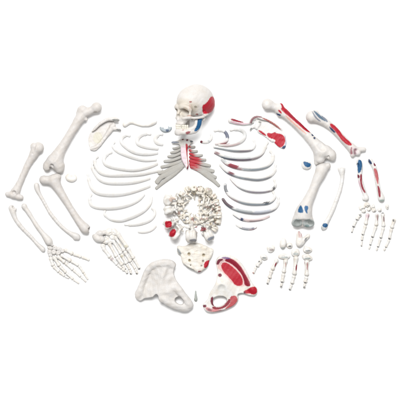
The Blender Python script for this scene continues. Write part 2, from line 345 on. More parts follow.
o = build('ulna', rod([(358.6, 162, 3, 2.9), (359.6, 167, 3, 2.7), (359.4, 172.4, 3, 2.3), (359.6, 178, 3, 2.1), (361, 184, 3, 2.2), (363.2, 190.5, 3, 2.1), (365.2, 196, 3, 2.1), (366, 198.4, 3, 2.5)], seed=16,
    extra=lambda f: f.ell((357.2, 165.4, 5), (1.3, 2.2, 2.4), cut=True, k=.6).cap((363, 199, 3), (362.6, 197.4, 3), 1.2, 1.0)), M_WHITE,
    paint=[(BLUE, q((184, 52), (200, 48), (208, 62), (206, 95), (196, 116), (186, 116)), -.3), (MAROON, q((184, 120), (196, 128), (196, 140), (184, 142)), -.4), (DRED, q((198, 118), (208, 124), (206, 160), (214, 190), (226, 212), (220, 218), (204, 190), (196, 160)), -.3), (PINK, q((190, 145), (198, 165), (204, 195), (212, 215), (206, 216), (190, 180)), -.3, .8)])
tag(o, 'forearm bone with a broad blue patch at its top, nearer the painted shin', 'forearm bone', 'forearm bones')
o = build('radius', rod([(369.6, 160.4, 3, 2.4), (371.4, 163.2, 3, 1.8), (374, 168, 3, 2.2), (375.6, 175, 3, 2), (377, 183, 3, 2.1), (378.6, 191, 3, 2.3), (380.4, 196.6, 3, 3), (381, 199, 3, 3.1)], seed=17), M_WHITE,
    paint=[(NAVY, q((240, 44), (252, 56), (258, 70), (250, 74), (238, 58)), -.5), (lin(80, 110, 160), q((230, 52), (240, 58), (236, 68), (228, 62)), -.5, .7), (MAROON, q((264, 64), (276, 66), (278, 80), (266, 82)), -.4), (RED, q((262, 88), (280, 96), (290, 130), (288, 170), (284, 174), (274, 140)), -.3, .85), (DRED, q((282, 178), (292, 180), (300, 215), (298, 238), (290, 236), (286, 205)), -.3), (lin(150, 175, 165), ball(381.4, 200.6, 2.6, 1.2), -.4, .7)])
tag(o, 'outermost forearm bone at the right, with two red stripes along its shaft', 'forearm bone', 'forearm bones')

# ------------------------------------------------------------------ shoulder blades, collar bones, hyoid
def scap_left():
    o8 = [(88.1, 140), (89.4, 133.8), (96.3, 125), (103.8, 119.6), (110, 117.6), (114, 118.4), (114.6, 123.5), (113, 128), (110.6, 132), (105, 140), (98.8, 148.8), (93.8, 151.6), (89.6, 148)]
    f = Field((84, 112, -2), (126, 156, 14), .36)
    half = lambda X, Y, D: 0.75 + 0.9 * np.exp(-D / 1.3); zc = lambda X, Y, D: 3.4 + 0.05 * (X - 100) + 1.2 * np.sin((X + Y) * .05)
    f.plate(o8, half, zc, rnd=.6)
    f.path([(93, 131, 5.2, 1.0), (100, 124.4, 6.6, 1.1), (108, 119.8, 7.6, 1.3), (114, 119.4, 8, 1.7), (118.4, 120.4, 7.4, 1.6)], k=1.6)      # spine ending in the acromion
    f.path([(91, 149, 3.4, 1.2), (98, 146, 3.8, 1.3), (106, 136.5, 4, 1.4), (111, 130, 4.4, 2.2)], k=1.4)
    f.cap((112, 127, 4.6), (114, 125.6, 4.6), 2.2, 2, k=1.5).path([(113, 128.6, 4.6, 1.6), (116.6, 129, 4.8, 1.2), (120.4, 130.4, 3.6, 1.0)], k=1)
    return f.rough(.14, .7, 21).mesh()
o = build('scapula', scap_left(), M_MID, paint=[(lin(130, 132, 128), [(112.6, 119.6), (119.6, 119.6), (119.8, 121.6), (113, 121.4)], -.4, .85), (lin(110, 112, 110), [(116, 129), (121.6, 129.6), (121.4, 131.4), (117, 130.8)], -.4, .8), (lin(225, 220, 195), ball(98, 138, 5, 6), -.2, .6)])
tag(o, 'plain unpainted shoulder blade between the grey-white thigh bone and the ribs', 'shoulder blade', 'shoulder blades')
def scap_right():
    o8 = [(255, 121), (258, 117.8), (264, 118.4), (273, 123.4), (279.5, 127.6), (283, 131), (285.8, 137), (286.4, 144), (285, 148.6), (281.5, 148.4), (276.5, 145.8), (272, 139.8), (268, 136), (262, 133), (257, 129.6)]
    f = Field((243, 110, -2), (292, 154, 14), .36)
    f.plate(o8, lambda X, Y, D: 0.75 + 0.9 * np.exp(-D / 1.3), lambda X, Y, D: 3.2 + 0.04 * (270 - X), rnd=.6)
    f.path([(250.4, 123.4, 5.5, 1.2), (251.6, 119.6, 6.6, 1.3), (256, 117.2, 7.2, 1.3), (261.4, 118.6, 7, 1.2), (268, 120.8, 6, 1.0), (276, 125.4, 4.6, .9), (281.6, 130, 3.8, .9)], k=1)
    f.path([(258, 131, 3.6, 1.1), (264, 134.6, 3.4, 1.2), (272, 141, 3.2, 1.2)], k=1)
    f.cap((256.6, 127.4, 4), (258.6, 124, 4), 2, 2.2, k=1).cap((250.3, 130, 3.2), (251.8, 127.8, 3.6), 1.0, 1.2, k=.8).cap((252, 127.4, 3.8), (257, 126, 4.4), 1.0, 1.6, k=.8)
    return f.rough(.14, .7, 22).mesh()
g = lambda *p: T(255, 95, 6.667, *p)
pt = [(RED, g((76, 258), (92, 252), (110, 258), (132, 246), (142, 256), (168, 258), (190, 270), (202, 292), (200, 318), (186, 344), (164, 352), (138, 336), (126, 314), (138, 308), (124, 294), (104, 292), (84, 280)), -.1),
      (RED, [(257.6, 130.6), (260, 130.2), (266.4, 135), (265.6, 136.4), (261.4, 134)], -.4), (MAROON, [(249.4, 123.6), (251, 118.6), (255.4, 116), (262, 116.8), (262, 118.2), (256, 118), (252.4, 120.4), (251.4, 124.2)], -.6, .85),
      (BRICK, [(262, 117.6), (272, 121.8), (281, 129), (280, 130), (270, 123), (262, 119.2)], -.6, .9), (NAVY, g((180, 345), (196, 336), (208, 340), (206, 354), (190, 362), (178, 358)), -.6),
      (lin(110, 140, 180), g((196, 262), (206, 285), (212, 310), (206, 338), (200, 336), (205, 305)), -.4, .9), (GREY, [(249.6, 129.6), (251, 127.8), (252.2, 128.6), (250.8, 131)], -.4, .9), (GREY, ball(259.6, 122.4, 1.6, 1.0), -.4, .7)]
tag(build('scapula', scap_right(), M_WHITE, paint=pt), 'shoulder blade painted bright red near its lower corner', 'shoulder blade', 'shoulder blades')
o = build('clavicle', rod([(124.8, 124.9, 2.6, 2.3), (127.8, 122.9, 2.6, 1.9), (131, 121.9, 2.6, 1.5), (136, 123.4, 2.6, 1.4), (142, 125.1, 2.6, 1.5), (148.5, 124.8, 2.6, 1.7), (152.6, 122.8, 2.6, 2.2), (155.4, 121.8, 2.4, 1.8)], v=.32, seed=23), M_PALE)
tag(o, 'plain white collar bone above the unpainted ribs', 'collar bone', 'collar bones')
o = build('clavicle', rod([(229.8, 121, 2.6, 1.8), (231.6, 120.6, 2.6, 2.4), (236, 122.2, 2.6, 2.1), (242, 123.4, 2.6, 1.6), (247, 123.5, 2.6, 1.3), (252.6, 122.2, 2.4, 1.4)], v=.32, seed=24), M_WHITE,
    paint=[(DRED, [(230.6, 118.9), (234, 119.2), (243.5, 122.2), (243, 123.2), (236, 122.2), (231, 120.6)], -.5), (PINK, [(230, 121), (240, 123.5), (252, 123.5), (240, 125.2), (231, 123)], -.5, .9), (MAROON, [(248.8, 122.8), (251.6, 121.8), (251.6, 123.6), (249, 124)], -.5, .8)])
tag(o, 'collar bone with a dark red stripe touching the red painted shoulder blade', 'collar bone', 'collar bones')
o = build('hyoid', rod([(160.4, 127.4, 1.6, .7), (161.6, 129.4, 1.5, .9), (164.4, 130.6, 1.5, 1.25), (167.2, 130.6, 1.5, 1.4), (169.6, 129.6, 1.5, 1.1), (171.2, 127.6, 1.6, .8)], v=.25, seed=25,
    extra=lambda f: f.cap((163.4, 130, 2), (163, 127.6, 2.3), .7, .5).cap((169.4, 129.4, 2), (168.6, 126.8, 2.3), .7, .5)), M_HORN,
    paint=[(NAVY, [(165.6, 129.6), (169, 129.4), (168.8, 131.8), (166, 132)], -.5, .8)])
tag(o, 'tiny blue-grey U-shaped throat bone left of the skull', 'throat bone')

# ------------------------------------------------------------------ ribs
def rib_mesh(pts, w=3.4, t=2.0, lift=2.6, roll=30, seed=0, n=None, head=True):
    p = spline([(a, b, 0) for a, b in pts], 8)
    d = np.linalg.norm(np.diff(p, axis=0), axis=1); s = np.concatenate([[0], np.cumsum(d)]); L = s[-1]
    m = int(L / 0.45); u = np.linspace(0, L, m); p = np.stack([np.interp(u, s, p[:, i]) for i in range(3)], 1)
    for _ in range(6): p[1:-1] = (p[:-2] + 2 * p[1:-1] + p[2:]) / 4
    q = u / L; r = np.random.default_rng(seed); K = 20; V = []; Q = []
    tan = np.gradient(p, axis=0); tan /= np.linalg.norm(tan, axis=1)[:, None]
    zz = 1.6 + lift * np.sin(np.pi * q) ** .8; ph = r.uniform(0, 6, 4)
    for i in range(m):
        x = q[i]; ww = w * 1.22 * (0.78 + .22 * math.sin(math.pi * x) + .06 * math.sin(9 * x + ph[0])); tt = t * (1 + .08 * math.sin(14 * x + ph[1]))
        if head:                                         # knobbed head, narrow neck and tubercle at the spinal end
            e = u[i]; ww *= 1 - .42 * math.exp(-((e - 3.4) / 1.6) ** 2) + .18 * math.exp(-((e - 6) / 1.2) ** 2); tt *= 1 + .35 * math.exp(-((e - 6) / 1.2) ** 2)
        ef = min(1, (u[i] + .05) / 1.2, (L - u[i] + .05) / 1.0); ef = math.sqrt(max(0, 1 - (1 - ef) ** 2)) if ef < 1 else 1
        nx, ny = -tan[i, 1], tan[i, 0]
        if ny > 0: side = 1
        else: side = -1
        rl = math.radians(roll) * (abs(ny)) * side      # outer face tipped away from the far edge of the table
        for j in range(K):
            a = 2 * math.pi * j / K; ca, sa = math.cos(a), math.sin(a)
            ca = math.copysign(abs(ca) ** .8, ca); sa = math.copysign(abs(sa) ** .8, sa)
            A = ww / 2 * ca * ef; B = tt / 2 * sa * ef
            if sa < 0 : B *= 1 - .25 * max(0, ca)        # costal groove
            h = A * math.cos(rl) + B * math.sin(rl); v = -A * math.sin(rl) + B * math.cos(rl)
            V.append((p[i, 0] + nx * h, p[i, 1] + ny * h, zz[i] + v))
    for i in range(m - 1):
        for j in range(K):
            a, b = i * K + j, i * K + (j + 1) % K; Q.append((a, a + K, b + K, b))
    V.append(tuple(np.mean(V[:K], 0))); V.append(tuple(np.mean(V[(m - 1) * K:m * K], 0)))
    for j in range(K):
        Q.append((len(V) - 2, j, (j + 1) % K)); Q.append((len(V) - 1, (m - 1) * K + (j + 1) % K, (m - 1) * K + j))
    V = np.array(V); V[:, 2] -= V[:, 2].min()
    return V, Q, np.repeat(q, K), m, K
def rib(pts, label, group, mat, paint=(), dz=0, **kw):
    V, Q, qq, m, K = rib_mesh(pts, **kw); qf = np.concatenate([qq, [0, 1]])
    V[:, 2] += dz
    ang = np.concatenate([np.tile(np.arange(K), m), [0, 0]]) * 2 * math.pi / K; c = np.cos(ang)
    # +1 on the side of the band lower on the table
    lowside = np.concatenate([np.repeat([1 if True else 1] * m, K), [1, 1]])
    P = []
    for col, q0, q1, al, side in paint:
        def fn(Vv, n, q0=q0, q1=q1, side=side):
            w = .014 * np.sin(Vv[:, 0] * 1.7 + Vv[:, 1] * 2.9 + ang * 2) + .01 * np.sin(ang * 3 + Vv[:, 0]); a = np.clip((qf + w - q0) / .022, 0, 1) * np.clip((q1 - qf + w) / .022, 0, 1)
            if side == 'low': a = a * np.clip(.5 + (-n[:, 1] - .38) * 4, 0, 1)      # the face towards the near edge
            if side == 'up': a = a * np.clip(.5 + (n[:, 1] - .25) * 3, 0, 1)
            return a
        P.append((col, fn, 0, al))
    # faces are listed for y-down plan: make them point outwards
    Q = [tuple(q) for q in Q]
    o = build('rib', (V, Q), mat, rest=False, paint=P)
    tag(o, label, 'rib', group); return o
GL = 'unpainted ribs left of the breastbone'
LR = [
 ([(163.5, 134.4), (159, 134.6), (155.8, 137.6), (155.4, 141), (158.2, 143.6), (163.5, 144.8)], dict(w=3.2, lift=1), 'shortest C-shaped unpainted rib, next to the breastbone below the throat bone'),
 ([(151.5, 134.4), (144.5, 134), (138.6, 137.4), (137.2, 142.6), (141, 145.6), (148, 147.6), (158.8, 149)], dict(w=3.2, lift=1.5), 'small C-shaped unpainted rib, just left of the shortest one'),
 ([(130.8, 136.2), (125.6, 135.4), (121.8, 138.2), (121.6, 142.6), (125.4, 146.6), (132, 151.2), (140, 153.6), (150, 154), (158.4, 153)], dict(w=3.1), 'third unpainted rib down, its curl just right of the shoulder blade tip'),
 ([(115, 141.5), (112.9, 144.8), (114.6, 149), (119, 152.2), (126, 155), (135, 158), (145, 160.2), (157, 160)], dict(w=2.9), 'fourth unpainted rib down, starting below the plain shoulder blade'),
 ([(112.6, 152), (106.4, 155), (103.8, 160), (106, 164.4), (112, 167), (121, 168.8), (131, 169.8), (141, 169), (151, 166.4), (158, 163.4)], dict(w=3.2), 'fifth unpainted rib down, a wide loop ending beside the cartilage fingers'),
 ([(98.4, 156), (94.8, 160.5), (96.8, 168), (101, 173), (108, 175), (118, 175.2), (131, 174.8), (142, 174), (152, 172), (163, 170)], dict(w=3.2), 'sixth unpainted rib down, its right end slipped under the grey cartilage'),
 ([(92.8, 162), (92.6, 168), (95.6, 174), (100, 179.6), (107.5, 182.6), (119, 183.2), (131, 182.6), (141, 180.8), (150.6, 178.2)], dict(w=3.1), 'seventh unpainted rib down, long and shallow, no curl at its right end'),
 ([(87.8, 173.5), (89.4, 182), (92.6, 189), (98, 193), (107, 194.6), (118, 194.6), (129, 192.8), (139, 190), (150.6, 185.8)], dict(w=3.3), 'eighth and widest unpainted rib with a dark lower edge'),
 ([(91.6, 193.6), (89.8, 199), (91, 204.6), (96, 207.2), (104, 208), (114, 207.8), (124, 206.2), (133, 203.2), (140, 199), (144.6, 193.8)], dict(w=3.1), 'ninth unpainted rib down, a wide bowl above the foot'),
 ([(105.4, 209.4), (104.6, 214), (108.4, 217.6), (113, 219.8), (121, 220.4), (130, 217.8), (138, 214.4), (145.6, 209.4), (150.6, 203), (151.6, 196)], dict(w=3.0), 'tenth unpainted rib down, a deep bowl just above the wired foot'),
 ([(124, 224.6), (133, 224.8), (142, 223.4), (150, 220.2), (154.4, 215.2), (154.6, 211), (151.4, 207.6)], dict(w=2.8, lift=1), 'hook-shaped unpainted rib, second from the bottom'),
 ([(137.6, 231.8), (143, 232.2), (148.4, 231.4), (153, 229), (156.4, 225.4)], dict(w=2.3, lift=.6, head=False), 'shortest straight unpainted floating rib at the bottom of the left set')]
for i, (p, kw, lb) in enumerate(LR): rib(p, lb, GL, M_WHITE, seed=i + 30, **kw)
GR = 'painted ribs right of the breastbone'; DK = lin(70, 78, 98)
ST = lin(138, 154, 162); SB = lin(165, 175, 198); PK = lin(225, 190, 190)
RR = [
 ([(200.2, 141.4), (203.4, 142.4), (207.4, 142.2), (210.6, 139.6), (211.6, 136.4), (210.4, 133.6)], [(MAROON, 0, .14, 1, 0), (ST, .45, .55, .8, 0), (BRICK, .62, .8, .6, 'low')], dict(w=2.3, lift=.4, head=False), 'smallest painted rib with a dark red dot at one end, right of the jaw'),
 ([(213.6, 131.2), (220, 130.2), (225, 132), (227.4, 137), (225.6, 141.6), (220, 143.6), (214.6, 144)], [(NAVY, .33, .56, .8, 0), (DRED, .62, .86, .85, 'low'), (PK, .6, 1, .5, 0)], dict(w=2.8, lift=1.2, dz=0), 'small painted rib with dark blue marks on its curl'),
 ([(229.6, 130.6), (236.6, 129.2), (243, 131.4), (244.8, 135.6), (242, 140.4), (236, 143.6), (228, 145.2), (218, 145.2)], [(ST, .2, .4, .45, 0), (DRED, .74, .96, .8, 'up'), (PK, .55, .9, .7, 'low')], dict(w=3.0, dz=.3), 'C-shaped painted rib with a red streak, third from the top'),
 ([(253.4, 139.4), (254.6, 145), (251.4, 149.4), (244, 150.6), (233, 150.2), (222, 148.4), (213.2, 146.8)], [(MAROON, .22, .48, .8, 'low'), (ST, .5, 1, .7, 'low')], dict(w=2.9), 'painted rib with maroon specks at its right end, fourth from the top'),
 ([(268, 141.6), (264.6, 148), (261.6, 153.4), (256, 157.2), (247, 159), (236, 159), (225, 157), (214, 152)], [(ST, .38, .88, 1, 'low'), (ST, .4, .85, .7, 0), (MAROON, .9, 1, .7, 0)], dict(w=3.3), 'long painted rib with a grey-blue middle and pointed left tip'),
 ([(269.6, 150.6), (272.6, 154.8), (272, 160.8), (267, 166), (258, 168.6), (248, 169), (237, 167.4), (227.5, 164), (221, 158.6)], [(ST, .3, .66, .7, 'low'), (DRED, .7, .87, .95, 0), (ST, .9, 1, .7, 0)], dict(w=3.5), 'painted rib with a bold dark red oblong on its left part, sixth from the top'),
 ([(275.6, 164), (274.2, 171.4), (268.4, 176.6), (258, 179.2), (246, 178), (236.5, 175.8), (227.4, 171.8), (219.6, 164)], [(ST, .3, .7, .8, 'low'), (lin(75, 66, 80), .72, .96, .85, 'low'), (MAROON, .72, .84, .9, 0)], dict(w=3.3, dz=0), 'painted rib with a dark maroon left underside, seventh from the top'),
 ([(273.8, 179), (275.2, 185.4), (271.5, 189.6), (262, 191.6), (250, 191), (240.6, 187.8), (234, 182.4), (230, 177.6)], [(lin(50, 52, 58), .13, .2, .9, 0), (SB, .3, .62, .8, 'low'), (BRICK, .8, 1, .7, 'low')], dict(w=2.8), 'painted rib with a black hooked right corner, eighth from the top'),
 ([(272.6, 191), (274.6, 197), (269.4, 202.4), (259, 203.8), (247.6, 203.2), (237.6, 200.2), (229.6, 195.4), (225.6, 189.6), (225.2, 183.4)], [(lin(60, 60, 66), .2, .3, .9, 0), (ST, .32, .95, .75, 'low'), (lin(90, 96, 105), .85, 1, .8, 0)], dict(w=3.2), 'painted rib with a black dab at right and upturned grey left tip'),
 ([(278.4, 196.4), (277.8, 204), (273.2, 209.4), (264, 212), (254, 212.6), (243.6, 211.4), (234, 208.6), (226.6, 204), (222.2, 198)], [(SB, .24, .5, 1, 0), (ST, .5, .76, 1, 0), (lin(100, 80, 88), .78, 1, .95, 0)], dict(w=3.2), 'lowest long painted rib, blue-grey with a dark left tip'),
 ([(270, 215.8), (262, 219), (252, 220.4), (243, 219.6), (237, 216.8), (232.6, 213.6)], [(PK, .0, .8, 1, 0), (NAVY, .68, .78, 1, 0), (BRICK, .2, .6, .4, 'low')], dict(w=2.6, lift=1, head=False), 'short pinkish painted rib with one dark spot, second from the bottom'),
 ([(235.6, 224.4), (241, 227.6), (247, 229), (253, 228.6), (257, 226.6)], [(NAVY, .38, .62, .8, 'up'), (NAVY, .74, .86, .9, 0), (lin(150, 150, 160), .3, .9, .7, 0)], dict(w=2.1, lift=.6, head=False), 'tiny lowest floating rib speckled dark blue')]
for i, (p, pt, kw, lb) in enumerate(RR):
    pt = [(c, a, b, al * (.5 if c in (ST, SB, PK) and sd == 0 else 1), sd) for c, a, b, al, sd in pt]
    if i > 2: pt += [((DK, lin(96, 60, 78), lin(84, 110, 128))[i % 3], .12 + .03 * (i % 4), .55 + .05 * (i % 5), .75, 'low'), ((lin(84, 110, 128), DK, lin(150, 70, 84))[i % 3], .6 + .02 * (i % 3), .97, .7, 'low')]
    rib(p, lb, GR, M_WHITE, paint=pt, seed=i + 60, **kw)

# ------------------------------------------------------------------ breastbone with its cartilages
st = empty('sternum', 187, 156, 'pink-white breastbone with fans of grey cartilage, red on its right side, below the skull', 'breastbone')
f = Field((165, 134, -1), (202, 176, 12), .32)
f.plate([(177.6, 140.6), (182, 138.8), (188, 138.8), (192, 141), (190.6, 144.4), (187.4, 148), (187.2, 156), (188.6, 164), (188.4, 169.2), (186.6, 169.4), (184.4, 165), (181.6, 160), (180.6, 154), (180.8, 147), (178.4, 143.6)], lambda X, Y, D: 1.6 + 0 * X, lambda X, Y, D: 5 + 0 * X, rnd=1.1)
f.cap((180, 142.4, 5), (172.4, 142.6, 4.4), 2.0, 1.2, k=1.2).cap((189, 142, 5), (192, 142, 4.6), 1.8, 1.3, k=1)
for x, y in ((183.4, 148), (183.8, 153.6), (184.6, 159.2), (185.6, 164)): f.ell((x, y, 7.4), (3.4, .8, .8), cut=True, k=.8, rz=8)
f.rough(.1, .9, 40)
PKW = lin(240, 215, 225)
br = build('breastbone', f.mesh(), M_PALE, st, rest=False, paint=[(PKW, [(180, 146), (186, 146), (187, 168), (184, 168), (180, 158)], -.3, .8), (STEEL, [(171, 141.4), (178, 141.6), (180, 143), (172, 144)], -.5, .85),
    (MAROON, ball(182.8, 139.6, .9), -.9), (MAROON, ball(187.2, 140.4, 1.1), -.9), (lin(90, 100, 110), ball(191.4, 141.8, 1.5, 1.1), -.9, .9),
    (RED, [(185.4, 143.4), (188, 144.4), (188.6, 152), (189.6, 162), (189.4, 170), (187.8, 170), (187.6, 160), (186, 152)], -.9), (MAROON, [(186.6, 166.6), (189, 166.4), (188.8, 170), (187, 170)], -.9)])
def cart(pts, w, red=0.0, seed=0, dz=0, t=1.7):
    V, Q, qq, m, K = rib_mesh(pts, w=w * 1.06, t=t, lift=.2, roll=0, seed=seed, head=False); qf = np.concatenate([qq, [0, 1]])
    V[:, 2] += 3.2 + dz - qf * 1.6
    P = []
    if red: P = [(RED, lambda Vv, n: np.clip((red - qf + .08 * np.sin(Vv[:, 1] * 3)) / .25, 0, 1) , 0, .95)]
    build('costal_cartilage', (V, Q), M_CART, st, rest=False, paint=P)
for i, (p, w) in enumerate([([(181, 146.6), (177, 148), (172.2, 148.4)], 1.8), ([(181.6, 149), (176, 151.6), (170, 152.8)], 2.2), ([(181.4, 153), (174, 156), (167.2, 156.6)], 2.3), ([(181.4, 157), (172, 160.4), (163.4, 161.4)], 2.4),
        ([(182, 161), (175, 163.6), (168, 165.6), (160.4, 167.2)], 2.6), ([(184, 165), (176.6, 169), (168, 174), (161, 177.4), (156, 183.4)], 4.2), ([(183.4, 162.8), (174, 167.6), (165, 171.8), (157.6, 173.4)], 3.2), ([(182.6, 167), (175, 173.4), (166, 180), (155.4, 189)], 3.0), ([(175, 170), (167, 174.6), (158.6, 178.6)], 3.4)]): cart(p, w, seed=i, dz=-.15 * i)
for i, (p, w, r) in enumerate([([(188.6, 146.6), (192, 147), (195.6, 146.8)], 1.8, .4), ([(188.8, 150), (193, 151.4), (198, 151)], 2.1, .45), ([(189, 153.6), (196, 155.6), (203, 155)], 2.2, .55), ([(189, 157), (197, 159), (206.4, 160)], 2.5, .8),
        ([(189, 160.6), (198, 162.6), (204, 164.4), (211, 166)], 2.9, .65), ([(189.4, 163.4), (198, 167), (206, 169.6), (214.6, 171.4)], 3.4, .5), ([(190, 166), (199, 170), (206, 174.6), (213, 180), (219.6, 186.4)], 3.4, .3), ([(195, 167), (203, 170.6), (211, 175), (216.6, 178)], 3.2, .3)]): cart(p, w, red=r, seed=i + 20, dz=-.15 * i)

# ------------------------------------------------------------------ skull (modelled in profile, then turned)
def turn(V, cx, cy, cz, yaw, pitch=0, roll=0):
    M = np.array(Matrix.Rotation(math.radians(roll), 3, 'Z') @ Matrix.Rotation(math.radians(pitch), 3, 'X') @ Matrix.Rotation(math.radians(yaw), 3, 'Y'))
    return V @ M.T + np.array([cx, cy, cz])
def mirror(f, fn):
    for s in (1, -1): fn(s)
sk = empty('skull', 195, 110, 'human skull facing left with a red patch behind and a blue strip on the jaw', 'skull')
f = Field((-23, -25, -18), (26, 20, 18), .33)
f.ell((4.4, -7.2, 0), (17.8, 15.8, 14.2)).ell((-5.5, -6, 0), (12.4, 13.4, 11.2), k=3).ell((14, -3, 0), (9.4, 9.6, 10), k=3)
f.ell((6, 4.5, 0), (12, 4.6, 9), k=3)
for s in (1, -1):
    f.path([(-15.6, 1.0, s * 1.4, 1.6), (-15.6, -.2, s * 5, 1.5), (-13.4, .6, s * 9, 1.4), (-10.6, 2.8, s * 10.8, 1.2)], k=2.4)
    f.cap((-10.6, 2.8, s * 10.8), (-10.8, 9.4, s * 10.2), 1.2, 1.8, k=1).cap((-10.8, 9.4, s * 10.2), (-14.6, 11, s * 6), 1.9, 1.7, k=1.4)
    f.cap((8, 6, s * 10.5), (6.6, 11.6, s * 9.6), 2.6, 1.4, k=1.4)
f.ell((-12.6, 12.2, 0), (4.6, 6.4, 6.8), k=2).ell((-9, 8, 0), (6, 6, 7.4), k=2).cap((-15.4, 2.4, 0), (-17.8, 7, 0), 2.0, 1.3, k=1.6)
f.ell((-14.4, 16.6, 0), (4, 2.2, 5.4), k=1.2)
for s in (1, -1):
    f.ell((-13.4, 5.2, s * 6), (6.4, 4.0, 3.9), cut=True, k=.8, ry=-s * 22)
    f.ell((-4.0, 5.0, s * 15.4), (6.2, 7.2, 5.2), cut=True, k=1.6)
    f.ell((-4.4, 8.6, s * 11), (5.4, 4.0, 3.6), cut=True, k=1.0)
    f.cap((4.6, 7.2, s * 10), (4.6, 7.0, s * 14), .8, .8, cut=True, k=.5)
f.ell((-18.2, 10.2, 0), (3.6, 3.2, 2.3), cut=True, k=.6)
for s in (1, -1): f.path([(-10.6, 10, s * 10.4, 1.4), (-6, 10.2, s * 12.4, 1.0), (-1, 9.6, s * 13, 1.0), (5, 8.4, s * 12, 1.4)], k=.7)
f.ell((6, 10.8, 0), (8, 3.4, 5.6), cut=True, k=2)
f.rough(.13, .45, 50); V, Q = f.mesh()
YAW, PIT, ROL = 35, -4, 3; CX, CY, CZ = 193.2, 108.6, 14.6
def loc2(V): return turn(V, CX, CY, CZ, YAW, PIT, ROL)
# paint list for the cranium, in plan coordinates
pc = [(lin(214, 196, 160), [(176.4, 104), (180, 100.6), (187, 102), (190, 104), (197, 105), (199, 111), (196, 115.4), (188, 116.6), (182, 119), (176.6, 117)], -1, .34, 4.5), (RED, [(202, 107.4), (205.4, 105.6), (208.2, 102.4), (210.2, 98.6), (212.6, 97.6), (214.6, 99.6), (215.4, 104), (214, 109), (212, 112.8), (208.4, 114.6), (205, 115.8), (202.6, 114.6)], -.5),
      (TAN, [(189, 105.4), (191.6, 105), (194, 107), (196.4, 109.6), (196.6, 113), (193, 114.6), (190.6, 111)], -.2, .4), (OLIVE, ball(195.6, 108.8, 1.6, 1.1), .1, .8), (lin(170, 150, 120), [(190.8, 105.8), (192.6, 107), (193.8, 112.6), (192.4, 113.6), (190.6, 109)], .1, .6),
      (DRED, ball(190.8, 104.2, 1.5, .9), -.3, .9), (DRED, ball(197, 115.8, 1.5, .8), -.3, .9), (lin(215, 150, 130), [(188.6, 105.6), (190.4, 105.2), (191.4, 112), (189.4, 113)], -.2, .5),
      (lin(130, 96, 56), [(182.6, 109.2), (186, 108.8), (189, 110.6), (189, 114), (185.6, 115), (183, 112.6)], -1, .6, 2.2), (BRICK, [(186, 117.6), (190, 116.6), (195, 117.2), (195, 118), (188, 118.6)], -.6, .7), (lin(110, 120, 118), [(203.6, 118.6), (208, 116.4), (211.4, 117.6), (208, 120.6)], -.8, .7)]  # the soft brown patch paints shade into the near eye socket
V = loc2(V); zm = V[:, 2].min(); V[:, 2] -= zm
build('cranium', (V, Q), M_SKULL, sk, rest=False, paint=pc)
f = Field((-23, 5, -15), (10, 33, 15), .33)
for s in (1, -1):
    f.cap((3.4, 10.6, s * 10.6), (1.6, 12, s * 10.4), 1.5, 1.2, k=.6).cap((-3.4, 11.6, s * 10), (-2, 15, s * 10), .7, 1.4, k=.8)
    f.path([(1.6, 12, s * 10.4, 1.7), (.6, 17, s * 10, 2.1), (-1.2, 21.6, s * 9.4, 2.0), (-5, 23.4, s * 8.4, 2.2), (-10, 24.4, s * 6.6, 2.3), (-14.6, 24.8, s * 3.6, 2.4), (-16.4, 24.8, 0, 2.6)], k=1.4)
    f.path([(-1.6, 13.6, s * 10, 2.0), (-3, 19, s * 9.4, 2.2), (-9, 22, s * 6.8, 1.7), (-14.4, 22.4, s * 3.6, 1.5), (-15.8, 22.4, 0, 1.5)], k=1.2)
f.cap((-16.8, 26.4, -2), (-16.8, 26.4, 2), 1.9, 1.9, k=1.2)
f.rough(.12, .6, 51); V, Q = f.mesh(); V = loc2(V); V[:, 2] -= zm
build('mandible', (V, Q), M_SKULL, sk, rest=False, paint=[(BLUE, [(197.4, 118.4), (202.6, 118.4), (202.4, 124), (200.4, 129), (196.6, 133), (193.8, 132.4), (196.6, 128), (197.6, 123)], -.2), (DRED, [(185.6, 134), (188, 132.6), (191, 132.8), (190, 134.8), (186.6, 136)], -.9, .85), (BRICK, ball(183.4, 131.6, 1.0), -.5, .4)])
for nm, y0, dy, rr, fx in (('upper_teeth', 18.6, .0, 1.0, -.2), ('lower_teeth', 20.6, .0, .9, .1)):
    f = Field((-22, 14, -12), (2, 25, 12), .28)
    for k in range(14):
        a = (k - 6.5) / 6.5; z = 7.4 * math.sin(a * 1.35); x = -17.6 + fx + 9.4 * (1 - math.cos(a * 1.35))
        rx = .95 if abs(a) < .55 else 1.25
        f.ell((x, y0, z), (rx * .85, 1.55, .72 if abs(a) < .55 else .95), k=.15, ry=math.degrees(a * 1.2))
    V, Q = f.mesh(); V = loc2(V); V[:, 2] -= zm; build(nm, (V, Q), M_TOOTH, sk, rest=False)

